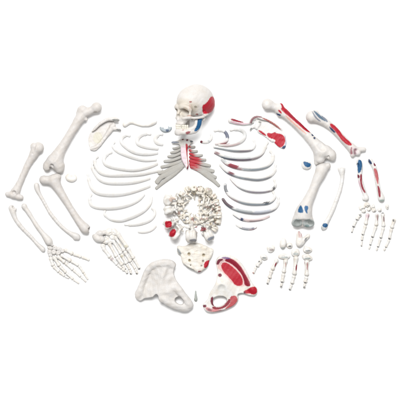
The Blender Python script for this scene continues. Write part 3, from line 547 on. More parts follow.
# ------------------------------------------------------------------ vertebrae threaded in a ring
def vert(kind):
    if kind == 'L':
        f = Field((-10, -13, -6), (10, 7, 6), .34)
        f.ell((0, 1.6, 1.9), (4.4, 3.3, 1.5)).ell((0, 1.6, -1.9), (4.4, 3.3, 1.5), k=.8).cap((0, 1.4, -1), (0, 1.4, 1), 3.1, 3.1, k=1.6)
        for s in (1, -1):
            f.cap((s * 2.4, -1, .8), (s * 2.2, -4, .4), 1.1, 1.0, k=.8).cap((s * 2.2, -4, .2), (s * 7, -4.6, .6), .95, .6, k=.7).cap((s * 2.2, -4.2, .5), (0, -6.2, -.3), .95, 1.0, k=.7)
            f.cap((s * 2.4, -4.6, .4), (s * 2.6, -5, 3), 1.0, .9, k=.6).cap((s * 2, -4.8, 0), (s * 1.8, -5.4, -3.2), .9, .9, k=.6)
        f.cap((0, -6, .6), (0, -10, .2), .8, .8, k=.7).cap((0, -6, -1), (0, -9.8, -1.2), .8, .8, k=.8)
        f.ell((0, 1.6, 4.5), (3.2, 2.2, 1.5), cut=True, k=.8).ell((0, 1.6, -4.5), (3.2, 2.2, 1.5), cut=True, k=.8)
    elif kind == 'T':
        f = Field((-8, -13, -8), (8, 5, 5), .32)
        f.ell((0, 1.2, 1.4), (3.2, 2.8, 1.1)).ell((0, 1.2, -1.4), (3.2, 2.8, 1.1), k=.7).cap((0, 1.1, -.8), (0, 1.1, .8), 2.4, 2.4, k=1.4)
        for s in (1, -1):
            f.cap((s * 1.8, -.6, .6), (s * 1.8, -3, .4), .9, .85, k=.6).cap((s * 1.8, -3, .3), (s * 5.4, -5, 1.0), .9, .95, k=.6).cap((s * 1.8, -3.2, .2), (0, -4.6, -.4), .85, .9, k=.6)
            f.cap((s * 1.6, -3.4, .6), (s * 1.6, -3.8, 2.4), .8, .7, k=.5)
        f.cap((0, -4.4, -.4), (0, -9.6, -4.6), 1.0, .65, k=.8)
        f.ell((0, 1.2, 3.1), (2.4, 2, 1), cut=True, k=.6).ell((0, 1.2, -3.1), (2.4, 2, 1), cut=True, k=.6)
    else:
        f = Field((-7, -9, -5), (7, 5, 5), .3)
        f.ell((0, 1.2, .2), (2.6, 1.9, 1.5)).cap((-2, 1, 1.2), (-2, .6, 1.6), .6, .6).cap((2, 1, 1.2), (2, .6, 1.6), .6, .6)
        for s in (1, -1):
            f.cap((s * 2, 1, 0), (s * 4.4, 1, -.2), .65, .7, k=.5).cap((s * 2.2, -.8, 0), (s * 4.4, .4, -.2), .65, .7, k=.5).cap((s * 2.4, -.6, 0), (s * 2.8, -2, 0), 1.0, 1.25, k=.6)
            f.cap((s * 2.8, -2, 0), (0, -4.2, -.4), 1.0, .8, k=.7).cap((0, -4, -.4), (s * 1.1, -6.4, -1.2), .8, .5, k=.5)
    return f.rough(.12, .9, {'L': 1, 'T': 2, 'C': 3}[kind] + 80).mesh()
VP = {k: vert(k) for k in 'LTC'}
vn = []
# (kind, x, y, outward angle in degrees counted up from +x, scale, tip about the outward axis, tip about the spine axis)
SP = [('L', 170.0, 200.0, 172, 1.2, 62, 0), ('L', 169.8, 210.4, 184, 1.1, 18, -30), ('L', 169.8, 223.6, 200, 1.2, 10, -50), ('L', 175.4, 233.2, 230, 1.25, -10, -48), ('L', 191.4, 234.4, 266, 1.45, 5, -52), ('L', 208.0, 234.4, 300, 1.25, -6, -50),
      ('T', 213.6, 227.4, 322, 1.0, 14, 10), ('T', 216.8, 221.0, 340, .98, -20, 25), ('T', 217.4, 214.8, 352, .98, 25, -15), ('T', 216.6, 208.6, 2, .96, -10, 20), ('T', 215, 202.6, 12, .94, 22, -10), ('T', 212.6, 196.8, 28, .94, 0, 30),
      ('T', 207.2, 192.4, 52, 1.08, -50, 10), ('T', 200.4, 190.2, 72, .9, 62, 0), ('T', 194.2, 189.6, 90, .9, 84, 0), ('T', 187.6, 190.4, 104, .9, -40, 15), ('T', 182.4, 195, 132, .88, 20, -25), ('T', 181.2, 203, 170, .86, -30, 20),
      ('C', 179.6, 212.4, 190, .95, 70, 0), ('C', 186.2, 219.6, 240, 1.0, 75, 0), ('C', 195.6, 221.4, 275, 1.0, -70, 20), ('C', 204.6, 217.6, 315, 1.0, 60, 10), ('C', 206.6, 208.6, 0, .95, -65, 0), ('C', 203.4, 200.6, 45, .92, 72, 0)]
LB = ['large vertebra tipped on its face at the upper left of the ring', 'large pale vertebra at the left of the ring, above the two with red squares', 'vertebra with a red square at the far left of the ring', 'vertebra with a red lozenge at the lower left of the ring',
      'big white vertebra at the very bottom of the ring above the sacrum', 'white vertebra at the lower right of the ring, right of the biggest white one', 'spiny vertebra next to the white one at the lower right of the ring', 'spiny vertebra on the right of the ring, two up from the lower right white one',
      'spiny vertebra on the right of the ring beside the lowest long ribs', 'spiny vertebra at the rightmost bulge of the ring', 'spiny vertebra on the right of the ring, just above its rightmost bulge', 'spiny vertebra at the upper right of the ring',
      'smooth beige vertebra turned face-on at the upper right of the ring', 'vertebra at the top of the ring, right of the dark opening', 'vertebra at the top of the ring showing its dark opening', 'vertebra at the top left of the ring, left of the dark opening',
      'vertebra at the upper left, between the tipped large one and the top', 'small vertebra on the inner left edge of the ring', 'small ring-like neck vertebra inside the two red-marked ones', 'small neck vertebra at the lower left inside edge with a blue speck',
      'small neck vertebra at the lower inside edge beside the red blotch', 'small neck vertebra at the lower right inside edge of the ring', 'small neck vertebra on the right inside edge of the ring', 'small neck vertebra at the upper right inside edge of the ring']
vpaint = {2: [(RED, [(165, 221), (169, 220.6), (172, 221), (172.4, 226.4), (169, 227.4), (165.6, 227.4)], -.9)], 3: [(RED, [(171, 229), (176, 228.4), (176.4, 233), (173.6, 237), (169.4, 236), (169.6, 232)], -.9)], 4: [(DRED, [(194.6, 226), (199, 226.6), (200, 231), (196.4, 232.6)], -.9, .95), (lin(70, 75, 95), [(189, 239), (196, 238), (197, 241.5), (190, 241)], -1, .7)], 5: [(DRED, [(199.6, 227.4), (205.6, 226.8), (206.6, 230), (201, 231.6)], -.9, .9), (STEEL, [(207, 238), (214, 235), (214, 238), (208, 241)], -1, .8)],
          0: [(lin(215, 190, 175), ball(172.4, 199.6, 3.6, 2.6), -.3, .8)], 18: [(DRED, [(173.4, 212), (176, 210.8), (176.8, 215), (174, 217)], -1, .8), (BRICK, ball(179.4, 213, 2, 1.6), -1, .5)], 7: [(BRICK, ball(214, 222.6, 1.6, 1.1), -1, .5)], 21: [(DARKB, ball(203.6, 219.4, 1.9, 1.2), -1, .6)], 9: [(BRICK, ball(212.6, 209.4, 1.2, 1.6), -1, .5)], 16: [(OLIVE, ball(184.6, 196, 2, 1.6), -1, .5)], 22: [(BRICK, ball(208.6, 206.6, 1.4, 1.1), -1, .5)], 19: [(BLUE, ball(184.4, 220, 1.2, 1.0), -.5, .7)], 12: [(lin(214, 206, 190), ball(207, 191, 6, 5), -.4, .6)], 20: [(BRICK, ball(192.6, 219.6, 1.6, 2.4), -.5, .6)], 14: [(lin(120, 108, 84), ball(193.6, 193.2, 2.8, 2.4), -1, .8)]}  # last entry: darkness inside the vertebral opening, painted on as brown
for i, (kd, x, y, an, sc, t1, t2) in enumerate(SP):
    sc *= {'L': 1.1, 'T': 1.18, 'C': 1.32}[kd]
    V, Q = VP[kd]; a = math.radians(an); rad = Vector((math.cos(a), math.sin(a), 0)); tn = Vector((-math.sin(a), math.cos(a), 0)); up = rad.cross(tn)
    B = Matrix((up, rad, tn)).transposed()
    B = Matrix.Rotation(math.radians(t2), 3, tn) @ Matrix.Rotation(math.radians(t1), 3, rad) @ B
    P = (V * sc) @ np.array(B).T; P = P * np.array([1, -1, 1]); P = P + np.array([x, y, 0])
    P[:, 2] -= P[:, 2].min()
    Qf = Q[:, ::-1]                                     # the y flip mirrors the piece
    pp = list(vpaint.get(i, [])); r = np.random.default_rng(i)
    for _ in range(6 if i > 5 else 0):
        pp.append((random.choice([TAN, lin(190, 150, 145), lin(150, 138, 108), lin(120, 108, 90)]), ball(x + r.uniform(-4, 4), y + r.uniform(-4, 4), r.uniform(.5, 1.1)), -.3, .8))
    o = build('vertebra', (P, Qf), M_IVORY if i > 5 else M_PALE, rest=False, paint=pp); tag(o, LB[i], 'vertebra', 'vertebrae laid in a ring')

# ------------------------------------------------------------------ sacrum, coccyx
def sacrum():
    ol = [(177, 247), (178.4, 245.4), (182, 246.6), (187, 245), (191, 243), (200, 243.6), (205, 245.4), (210, 247.4), (214.4, 249), (212.8, 254), (209.8, 259), (208.4, 265.6), (203.6, 269.4), (199.4, 272.8), (195, 270.4), (190, 268.2), (185, 265.2), (181.6, 261.4), (181.2, 255.6), (178.2, 252.6)]
    f = Field((173, 239, -2), (219, 277, 14), .36)
    f.plate(ol, lambda X, Y, D: 2.2 + .5 * np.clip(D / 4, 0, 1) + .9 * np.exp(-((X - 187) ** 2 / 6. + (Y - 247) ** 2 / 4.)) + .9 * np.exp(-((X - 205.6) ** 2 / 6. + (Y - 248) ** 2 / 4.)), lambda X, Y, D: 4.4 + .0 * X + 1.2 * np.cos((X - 196) * .14), rnd=1.4)
    f.ell((196, 246, 5), (7, 3, 4), k=1.6).ell((180, 250, 3.4), (3, 4, 3), k=1.5)
    for y, w in ((251.6, 6), (257, 5), (262.4, 4)): f.ell((196.4, y, 9.6), (w, .8, 1.4), cut=True, k=1.4)
    for x, y, r in ((189, 253.6, 1.6), (189.6, 260, 1.5), (203.6, 254.6, 1.6), (203, 261, 1.4), (190.6, 265, 1.1), (201.6, 265.6, 1.0)): f.cap((x, y, 5.6), (x, y, 12), r * .5, r * .85, cut=True, k=1.4)
    f.ell((177.6, 256.8, 4), (3, 2.6, 9), cut=True, k=1.2).ell((214.6, 261, 4), (3.4, 3, 9), cut=True, k=1.4).ell((184, 268.4, 4), (2.6, 1.6, 9), cut=True, k=1)
    return f.rough(.22, .7, 90).rough(.14, 1.6, 91).mesh()
pt = [(RED, [(204, 263), (206, 260.6), (210, 259.4), (209.4, 264), (207.4, 268), (203.6, 267.6)], -.6), (lin(205, 190, 160), ball(189, 253.8, 1.7), -1, .8), (lin(205, 190, 160), ball(189.6, 260.2, 1.6), -1, .8), (lin(205, 190, 160), ball(203.6, 254.8, 1.7), -1, .8), (lin(205, 190, 170), ball(203, 261, 1.5), -1, .6),
      (lin(150, 155, 158), [(177, 248), (179.4, 249), (182, 254), (180, 254.5), (177.6, 252)], -.9, .9), (lin(130, 132, 125), [(183, 263.8), (190, 267.4), (194.6, 269.6), (194, 271), (188, 268.8), (183, 265.4)], -1, .7), (MAROON, ball(199.6, 271.4, 1.9, 1.3), -1, .9), (lin(130, 160, 130), ball(193, 270.4, 1.3, .8), -1, .7)]
tag(build('sacrum', sacrum(), M_IVORY, paint=pt), 'cream shield-shaped sacrum with one red corner, below the ring of vertebrae', 'sacrum')
o = build('coccyx', rod([(195.8, 299.4, 1.6, 1.9), (195.8, 297, 1.5, 1.4), (195.7, 294.6, 1.4, 1.1), (195.7, 292.6, 1.3, .8), (195.7, 291, 1.2, .55)], v=.25, k=.25, seed=92), M_COC)
tag(o, 'tiny grey-green tail bone standing between the two hip bones', 'tail bone')

# ------------------------------------------------------------------ hip bones
def hip_left():
    ol = [(137.6, 299), (135.8, 292.8), (140.6, 286.5), (144.6, 274.4), (149, 266), (157.6, 261.4), (167.6, 260.8), (175.8, 263), (173.6, 268.4), (174, 276), (180, 285.4), (182.4, 292), (188.6, 299.6), (192.4, 305), (191, 310), (184.2, 309.6), (175.5, 307.4), (167.6, 303.4), (164, 299.4), (160.4, 301.6), (158.6, 295.6), (156.6, 292.8), (152.7, 296.8), (144.9, 297.6), (140.6, 301)]
    f = Field((130, 254, -2), (200, 316, 26), .42)
    def zc(X, Y, D):
        r = (X - 161.5) + (Y - 277) * .12                      # ridge line between the two planes of the bone
        return 9.5 - np.where(r < 0, -r * .32, r * .20) - np.clip(Y - 292, 0, 20) * .12 - 1.6 * np.exp(-((X - 150) ** 2 + (Y - 280) ** 2) / 60.)
    hf = lambda X, Y, D: 1.5 + 1.1 * np.exp(-D / 2.2) + 1.5 * np.exp(-((X - 167) ** 2 + (Y - 292) ** 2) / 40.) + 1.6 * np.exp(-((X - 173.4) ** 2 + (Y - 287.5) ** 2) / 14.) + 1.1 * np.exp(-((X - 165 + (Y - 272) * .3) ** 2 / 4. + (Y - 272) ** 2 / 50.)) + .9 * np.exp(-((X - 169) ** 2 + (Y - 279) ** 2) / 8.)
    hole = [(176.2, 297.4), (179.9, 296), (182.8, 300.6), (182.7, 304), (179, 302.8), (175.8, 300)]
    f.plate(ol, hf, zc, rnd=1.2, holes=[hole])
    f.path([(138, 296, 4, 2.2), (141, 287, 5, 1.3), (145.6, 274.6, 6, 1.2), (150.6, 266.6, 7, 1.3), (158.6, 262.8, 8.6, 1.5), (167, 262.2, 8.6, 1.7), (173.6, 264.4, 7.2, 1.5)], k=4)
    f.path([(176, 286, 8, 2), (181, 292, 7, 1.8), (186, 299, 6, 2), (190, 305, 5.4, 2.6)], k=4).path([(163, 297, 8, 2.4), (170, 302, 7, 2.0), (178, 305.6, 6, 2), (187, 307.6, 5, 2.3)], k=4)
    f.cap((160.6, 297, 9), (160.8, 300.4, 8), 1.2, .8, k=1)
    f.ell((167.8, 281, 14.8), (4.6, 2.6, 3), cut=True, k=2, rz=40)
    f.ell((149, 282, 16.3), (7, 11, 4), cut=True, k=4, rz=20)
    o = chaikin([(175.4, 297.6), (179.6, 295.4), (183.2, 300), (183.6, 304.2), (179.4, 303.6), (175.2, 300.8)], 1)
    for a, b in zip(o, np.roll(o, -1, 0)): f.cap(((a[0] * .62 + 179.5 * .38), (a[1] * .62 + 299.8 * .38), -1), ((a[0] * .62 + 179.5 * .38), (a[1] * .62 + 299.8 * .38), 16), 1.5, 1.5, cut=True, k=.8)
    f.cap((179.5, 299.8, -1), (179.5, 299.8, 16), 2.2, 2.2, cut=True, k=.8)
    return f.rough(.2, .42, 95).rough(.12, 1.1, 96).mesh()
tag(build('hip_bone', hip_left(), M_MID), 'plain unpainted hip bone, the left of the two', 'hip bone', 'hip bones')
HP = lambda *p: T(190, 250, 5.714, *p)
def hip_right():
    ol = [(216.2, 260.4), (219.6, 256.6), (226, 255.8), (232.4, 256.8), (240.6, 263.4), (246.2, 272.8), (250, 281.8), (252.4, 286.8), (256.4, 287), (257.4, 290.6), (254.6, 295.2), (249, 295), (242.5, 292.6), (237, 293.6), (237.8, 299), (236, 303), (231.4, 306.6), (223.3, 309.4), (213, 312), (206.6, 311.2), (203.6, 307.4), (202.6, 303.8), (207, 300.6), (209.4, 293.6), (213, 287.4), (216.4, 281), (217, 275.6), (218, 271), (216, 265.6)]
    hole = [(213, 297.4), (217, 295.6), (223, 295.4), (227, 298), (226.6, 302), (222, 305.6), (216, 307), (212.6, 304)]
    f = Field((198, 250, -2), (262, 317, 24), .42)
    zc = lambda X, Y, D: 6.4 + 2.2 * np.exp(-((X - 222) ** 2 + (Y - 286) ** 2) / 140.) - .02 * (X - 225)
    hf = lambda X, Y, D: 1.5 + .9 * np.exp(-D / 2) + 2.2 * np.exp(-((X - 221) ** 2 + (Y - 286) ** 2) / 50.)
    f.plate(ol, hf, zc, rnd=1.2, holes=[hole])
    f.path([(218, 262, 6, 1.7), (221.6, 258, 6, 1.7), (230, 258, 6, 1.9), (238, 263.8, 6, 1.9), (244.4, 273, 6, 1.8), (249.4, 284, 6, 2), (254, 291, 6, 2.6)], k=3)
    f.ell((221.6, 288, 14.4), (5.6, 5.2, 4), cut=True, k=1.2)
    f.path([(208, 302, 5, 2), (207.6, 308, 5, 2.4), (215, 309.4, 5, 1.9), (225, 306.4, 5, 2), (233, 301, 5, 2.6), (236, 297, 5.4, 2.2)], k=1.6)
    return f.rough(.18, .45, 96).mesh()
PKB = lin(235, 110, 120)
pt = [(PKB, HP((150, 95), (170, 42), (240, 42), (290, 80), (350, 190), (300, 210), (250, 200), (180, 120)), -.2, .35),
      (RED, HP((174, 90), (186, 68), (212, 70), (244, 94), (276, 124), (297, 155), (304, 190), (288, 206), (256, 200), (240, 176), (214, 148), (188, 122)), -.3), 
      (DRED, HP((205, 44), (245, 48), (285, 84), (318, 138), (346, 192), (340, 208), (310, 202), (306, 170), (292, 136), (262, 100), (228, 74), (196, 62)), -.5), (MAROON, HP((150, 70), (160, 50), (185, 46), (190, 56), (172, 64), (164, 82), (152, 84)), -.6), (lin(90, 70, 140), HP((176, 40), (205, 36), (235, 44), (225, 52), (190, 50)), -.8, .85),
      (RED, HP((304, 232), (330, 222), (345, 208), (374, 206), (384, 228), (378, 248), (360, 254), (340, 246), (310, 248)), -.6), (MAROON, HP((304, 236), (316, 234), (318, 246), (306, 248)), -.6),
      (MAROON, ball(219.8, 274.8, 2.0, 1.8), -.9), (MAROON, HP((118, 268), (132, 262), (134, 290), (146, 316), (130, 318), (116, 300)), -.8), (DRED, HP((130, 316), (160, 326), (190, 316), (212, 290), (222, 274), (236, 282), (226, 306), (196, 330), (150, 342), (124, 332)), -.8, .95),
      (RED, HP((226, 262), (262, 256), (274, 284), (256, 310), (226, 328), (196, 338), (208, 322), (232, 298)), -.8, .9), (DRED, HP((84, 322), (128, 336), (180, 340), (210, 336), (170, 352), (100, 350)), -1, .8), (PKB, HP((88, 318), (130, 334), (180, 338), (130, 352), (96, 346)), -.9, .6), (MAROON, ball(204.6, 305.6, 1.9, 1.5), -1), (MAROON, HP((96, 328), (122, 334), (128, 346), (104, 348)), -1, .9),
      (lin(214, 214, 210), ball(221.6, 287.6, 4.6, 4.2), -.5, .6)]
tag(build('hip_bone', hip_right(), M_PALE, paint=pt), 'hip bone with large red painted areas, the right of the two', 'hip bone', 'hip bones')

# ------------------------------------------------------------------ hands and feet
def small_bone(a, b, r0, rm, r1, seed, z=1.6, zb=None):
    a = np.array(a, float); b = np.array(b, float); zb = z if zb is None else zb; r0, rm, r1 = r0 * 1.14, rm * 1.25, r1 * 1.14
    A = np.array([*a, z]); B = np.array([*b, zb]); m = A * .5 + B * .5; m[2] += .25
    pad = max(r0, r1) + 1.2
    f = Field(np.minimum(A, B) - pad, np.maximum(A, B) + pad, .24)
    d = (B - A); L = np.linalg.norm(d); u = d / L
    nrm = np.array([-u[1], u[0], 0])
    f.path([(*(A + u * r0 * .7), r0), (*(A + u * min(L * .3, r0 * 1.9)), rm * 1.08), (*m, rm), (*(B - u * min(L * .3, r1 * 1.9)), rm * 1.05), (*(B - u * r1 * .7), r1 * .92)], k=.3, sub=2)
    for s in (1, -1): f.ell(B - u * r1 * .7 + nrm * s * r1 * .5, (r1 * .62,) * 3, k=.3)
    return f.rough(.05, 1.6, seed).mesh()
def lump(x, y, rx, ry, rz, rot, seed, z=None):
    rx *= 1.2; ry *= 1.24
    f = Field((x - max(rx, ry) - 1.5, y - max(rx, ry) - 1.5, -1), (x + max(rx, ry) + 1.5, y + max(rx, ry) + 1.5, 2 * rz + 2.5), .26)
    f.ell((x, y, rz + .2), (rx, ry, rz), rz=rot); r = np.random.default_rng(seed)
    f.ell((x + r.uniform(-.4, .4) * rx, y + r.uniform(-.4, .4) * ry, rz + .2), (rx * .7, ry * .7, rz * .9), rz=rot + 60, k=.6)
    f.ell((x + r.uniform(-.5, .5) * rx, y + r.uniform(-.3, .6) * ry, 2.3 * rz + .2), (rx * .5, ry * .5, rz * .6), cut=True, k=.5)
    return f.rough(.12, 1.3, seed).mesh()
def digits(root, chains, mat, seed=0, names=('metacarpal', 'phalanx'), gap=.25, marks=None, z=None):
    n = seed
    for ci, (pts, rs) in enumerate(chains):
        for j in range(len(pts) - 1):
            a, b = np.array(pts[j], float), np.array(pts[j + 1], float); u = (b - a) / np.linalg.norm(b - a); n += 1
            r0, rm, r1 = rs[j]; pp = (marks or {}).get((ci, j), [])
            V, Q = small_bone(a + u * gap, b - u * gap, r0, rm, r1, n)
            V[:, 2] -= V[:, 2].min()
            if z: V[:, 2] += z(V)
            build(names[0] if j == 0 else names[1], (V, Q), mat, root, rest=False, paint=pp)
def thread(root, chains, mat=None):
    for pts in chains:
        p = spline([(a, b, 1.5, .09) for a, b in pts], 3); V = []; Q = []; K = 6
        for i, c in enumerate(p):
            t = p[min(i + 1, len(p) - 1)] - p[max(i - 1, 0)]; nx, ny = -t[1], t[0]; l = math.hypot(nx, ny); nx /= l; ny /= l
            for j in range(K): a = j * 2 * math.pi / K; V.append((c[0] + nx * .1 * math.cos(a), c[1] + ny * .1 * math.cos(a), c[2] + .1 * math.sin(a)))
        for i in range(len(p) - 1):
            for j in range(K): a, b = i * K + j, i * K + (j + 1) % K; Q.append((a, a + K, b + K, b))
        build('nylon_thread', (np.array(V), Q), M_THREAD, root, rest=False)
R1 = (1.9, 1.2, 1.8); R2 = (1.65, 1.05, 1.45); R3 = (1.4, .9, 1.2); R4 = (1.15, .7, .8)
# wired hand, left
hd = empty('hand_skeleton', 65, 262, 'plain unpainted wired hand at lower left, thumb stretched to the right', 'hand bones', 'bony hands')
for i, (x, y, a, b, c, r) in enumerate([(50.4, 247.6, 2.6, 1.9, 1.8, 20), (54.8, 247.8, 2.4, 1.9, 1.8, 50), (59.2, 249, 2.4, 1.9, 1.8, 10), (49.6, 251.8, 2.3, 1.8, 1.7, 80), (54, 252, 2.2, 2.2, 1.8, 0), (58.4, 252.8, 2.1, 2.2, 1.8, 30), (62.4, 250.6, 2.0, 1.8, 1.7, 0), (50.6, 255, 1.9, 1.8, 1.7, 30)]):
    build('carpal', lump(x, y, a, b, c, r, 200 + i), M_MID, hd)
digits(hd, [([(64.6, 249.4), (73.4, 253.8), (81.6, 256.8), (89.8, 260)], [R1, R2, R3]),
            ([(61, 254.6), (71.4, 261), (79, 265.4), (84, 273), (88.2, 279.6)], [R1, R2, R3, R4]),
            ([(57.4, 256), (65.4, 262.6), (73.4, 269.8), (81, 276.6), (86.4, 281.8)], [R1, R2, R3, R4]),
            ([(53.8, 256.6), (60, 266), (66.4, 272.6), (73.4, 279.2), (79.4, 283.4)], [R1, R2, R3, R4]),
            ([(50.6, 257), (53.4, 266), (59.4, 271.8), (65, 276), (69.4, 278.2)], [R1, R2, R3, R4])], M_PALE, 210)
# loose hand, right
hr = empty('hand_skeleton', 371, 228, 'loosely strung hand spread open at far right with small dark marks', 'hand bones', 'bony hands')
for i, (x, y, a, b, c, r) in enumerate([(362, 207.6, 3, 1.9, 1.5, -25), (366.8, 204.6, 2.6, 1.9, 1.5, 0), (372.4, 206.4, 2.1, 2.6, 1.5, -20), (373.8, 210, 2.1, 1.7, 1.5, 20), (363.6, 211, 2.0, 1.7, 1.5, 0), (368.6, 209.4, 1.8, 1.6, 1.5, 0), (379.4, 209.8, 1.9, 1.6, 1.5, 40), (386.8, 206.8, 1.5, 2.3, 1.5, -10)]):
    build('carpal', lump(x, y, a, b, c, r, 230 + i), M_PALE, hr, paint=[(lin(110, 110, 112), ball(x + .6, y + 1.1, a * .6, .5), -.2, .65)])
G2 = lin(95, 95, 98)
def mk(x, y, c=G2, rx=1.0, ry=.8, al=.85): return [(c, ball(x, y, rx, ry), -.5, al)]
ch = [([(360.8, 213.4), (355.8, 220), (352.8, 227.4), (351.4, 233)], [R1, R2, R4]),
      ([(367.6, 213), (365.2, 225), (362.2, 235.2), (361.6, 241), (361.2, 246.8)], [R1, R2, R3, R4]),
      ([(376.8, 213.4), (375.8, 226), (371.8, 237.6), (369.8, 245.4), (368.6, 249.6)], [R1, R2, R3, R4]),
      ([(382.4, 212.6), (383.2, 227), (380.2, 238.4), (377.4, 247.4), (376, 251)], [R1, R2, R3, R4]),
      ([(394.2, 218.4), (391.2, 228.4), (389, 239.4), (385.2, 247.6), (383.6, 251)], [R1, R2, R3, R4])]
digits(hr, ch, M_PALE, 240, gap=.5, marks={(0, 0): mk(359.6, 215) + mk(355.8, 219.6, ry=.5, rx=1.5), (0, 1): mk(353, 226.6, rx=1.4), (0, 2): mk(351.6, 232.4, rx=.7), (1, 0): [(MAROON, [(367.6, 214), (369, 216), (368.6, 221), (367.4, 221)], -.5, .9), (PINK, ball(368, 216, 3, 2.6), -.5, .5)], (1, 1): mk(362.2, 234.8), (1, 2): mk(361.6, 240.8, rx=1.1), (1, 3): mk(361.2, 246, rx=.5),
    (2, 0): [(MAROON, [(376, 214), (377.4, 214.4), (377.6, 221), (376.2, 220)], -.5, .7)], (2, 1): mk(371.8, 237, rx=1.2), (2, 2): mk(369.8, 245, rx=1.1), (3, 0): [(lin(120, 80, 90), [(382.4, 216), (384, 217), (384.2, 222), (382.6, 221)], -.5, .8)] + mk(382.2, 212.8, rx=1.4), (3, 1): mk(380.2, 238, rx=1.4, ry=.6), (3, 2): mk(377.4, 247, rx=1.1), (4, 0): mk(393, 220.4, rx=.9, ry=1.4), (4, 1): mk(388.8, 239, rx=1.3, ry=1.5), (4, 2): mk(385, 247.4, rx=1.0)})
thread(hr, [c[0] for c in ch])
# wired foot, left
fl = empty('foot_skeleton', 114, 248, 'unpainted wired foot at left, toes pointing to the lower right', 'foot bones', 'bony feet')
f = Field((88, 222, -1), (114, 250, 12), .34); f.path([(95.6, 236.4, 3.6, 3.2), (99, 238.4, 3.6, 3.4), (103, 239.4, 3.6, 2.6)], k=1).rough(.2, .8, 260); build('calcaneus', f.mesh(), M_MID, fl)
f = Field((92, 222, -1), (116, 246, 12), .34); f.ell((100, 233.4, 4.4), (4.6, 3.2, 3.6), rz=-8).ell((105, 232.4, 4), (3, 2.4, 2.8), k=1).rough(.2, .8, 261); build('talus', f.mesh(), M_MID, fl)
for i, (x, y, a, b, c, r) in enumerate([(109.4, 232, 3.6, 3.2, 3.0, -40), (114.6, 232.2, 2.8, 3.2, 2.8, -40), (112.6, 237, 2.6, 2.8, 2.6, -40), (110, 241, 2.6, 2.6, 2.4, 0), (105.6, 240.6, 3.4, 2.8, 2.6, 20), (107.6, 236.6, 1.8, 2.4, 1.5, 0), (103, 245.8, 2.1, 2.0, 1.6, 40)]): build('tarsal', lump(x, y, a, b, c, r, 262 + i), M_PALE, fl)
Q1 = (2.4, 1.5, 2.1); Q2 = (2.1, 1.3, 1.9); 
zf = lambda V: np.clip((140 - V[:, 0]) * .07, 0, 3)
cf = [([(117, 232.4), (127.6, 247.6), (134, 258.6), (139.8, 269)], [Q1, Q2, R2]), ([(114.6, 236), (124.6, 251), (131, 262), (135.4, 269), (137.4, 274)], [R1, R1, R3, R3]), ([(112.4, 239.6), (121.4, 254), (126.8, 264), (130, 269.6), (131.4, 274.4)], [R1, R1, R3, R3]),
      ([(109, 242.6), (116.8, 257), (122.6, 265.4), (125.6, 269.6), (127.6, 273.6)], [R1, R1, R3, R3]), ([(103, 247.4), (110.6, 257.4), (117.6, 264.6), (122, 268.4), (125, 270.6)], [R1, R2, R3, R3])]
digits(fl, cf, M_PALE, 270, ('metatarsal', 'phalanx'), marks={(0, 2): mk(139.4, 268.6, rx=.9), (1, 3): mk(136.6, 273.6, rx=1.0), (2, 3): mk(130.8, 273.8, rx=.8), (3, 2): mk(126, 269.2, rx=.9), (3, 3): mk(127.4, 273.6, rx=.8), (0, 0): [(lin(205, 195, 150), ball(126, 246, 2, 1.5), -.5, .5)], (2, 1): [(lin(205, 195, 160), ball(122, 256, 1.6), -.5, .6)], (4, 1): [(lin(190, 170, 175), ball(112, 259, 1.6), -.5, .6)]})
# loose foot, right
fr = empty('foot_skeleton', 288, 262, 'loosely strung foot spread open below the shin bone with the two blue patches', 'foot bones', 'bony feet')
f = Field((288, 226, -1), (316, 252, 12), .34); f.path([(298.6, 233, 3, 2), (299.4, 239, 3.4, 3), (299, 243.4, 3.6, 3.6)], k=1).cap((301.5, 242.5, 3.4), (308, 235.6, 3.6), 2.6, 2.1, k=1).ell((306, 240, 5.8), (3, 1.6, 1.6), rz=-55, cut=True, k=.8).rough(.15, .8, 290)
build('calcaneus', f.mesh(), M_PALE, fr, paint=[(BRICK, [(297.8, 229), (299.4, 229), (299.6, 238), (298, 237)], -.6, .6), (lin(190, 60, 80), [(301, 231), (302, 231), (300.6, 238), (299.8, 237)], -.6, .6), (lin(165, 165, 168), ball(305.6, 240.4, 1.4, 3.2), -.3, .8)])
f = Field((276, 234, -1), (296, 254, 10), .34); f.ell((282.8, 243.4, 3.4), (3.5, 5.6, 3.2), rz=8).ell((282.4, 241, 8.2), (1.8, 3, 2.4), cut=True, k=1).rough(.15, .8, 291)
build('talus', f.mesh(), M_PALE, fr, paint=[(SHELL, ball(282.6, 248, 3, 1.1), -.5, .7)])
for i, (x, y, a, b, c, r, col) in enumerate([(289.4, 245.4, 2.6, 2.4, 2, 10, lin(90, 95, 98)), (284, 256.4, 5.2, 2.3, 2, 0, SHELL), (295.2, 252.6, 3.8, 3.2, 2.2, -15, SHELL), (307.4, 249.8, 4, 2.5, 2.2, 0, lin(155, 158, 158)), (307, 257.4, 4.6, 2.6, 2.2, 15, lin(150, 160, 158)), (271, 248.8, 3.6, 2.7, 2, -40, lin(150, 140, 140)), (263.8, 257, 3.4, 2.3, 2, 20, lin(150, 155, 155))]):
    build('tarsal', lump(x, y, a, b, c, r, 292 + i), M_PALE, fr, paint=[(col, ball(x + .3, y + .6 * b * .6, a * .7, b * .42), -.2, .85)])
cr = [([(277.2, 258.8), (271.6, 270), (269, 278.6), (267.2, 284.4)], [Q2, R1, R3]), ([(285.6, 259.4), (283.4, 273), (281.8, 282.6), (280.8, 288)], [Q2, R1, R3]), ([(296, 256.2), (294, 275), (291.6, 284), (289.4, 290.4)], [Q1, R1, R3]), ([(306.6, 260), (306.4, 276), (304.8, 283), (304, 288.6)], [Q1, R1, R3]), ([(261.4, 260), (256.2, 266.6), (253, 273.8)], [R1, R3])]
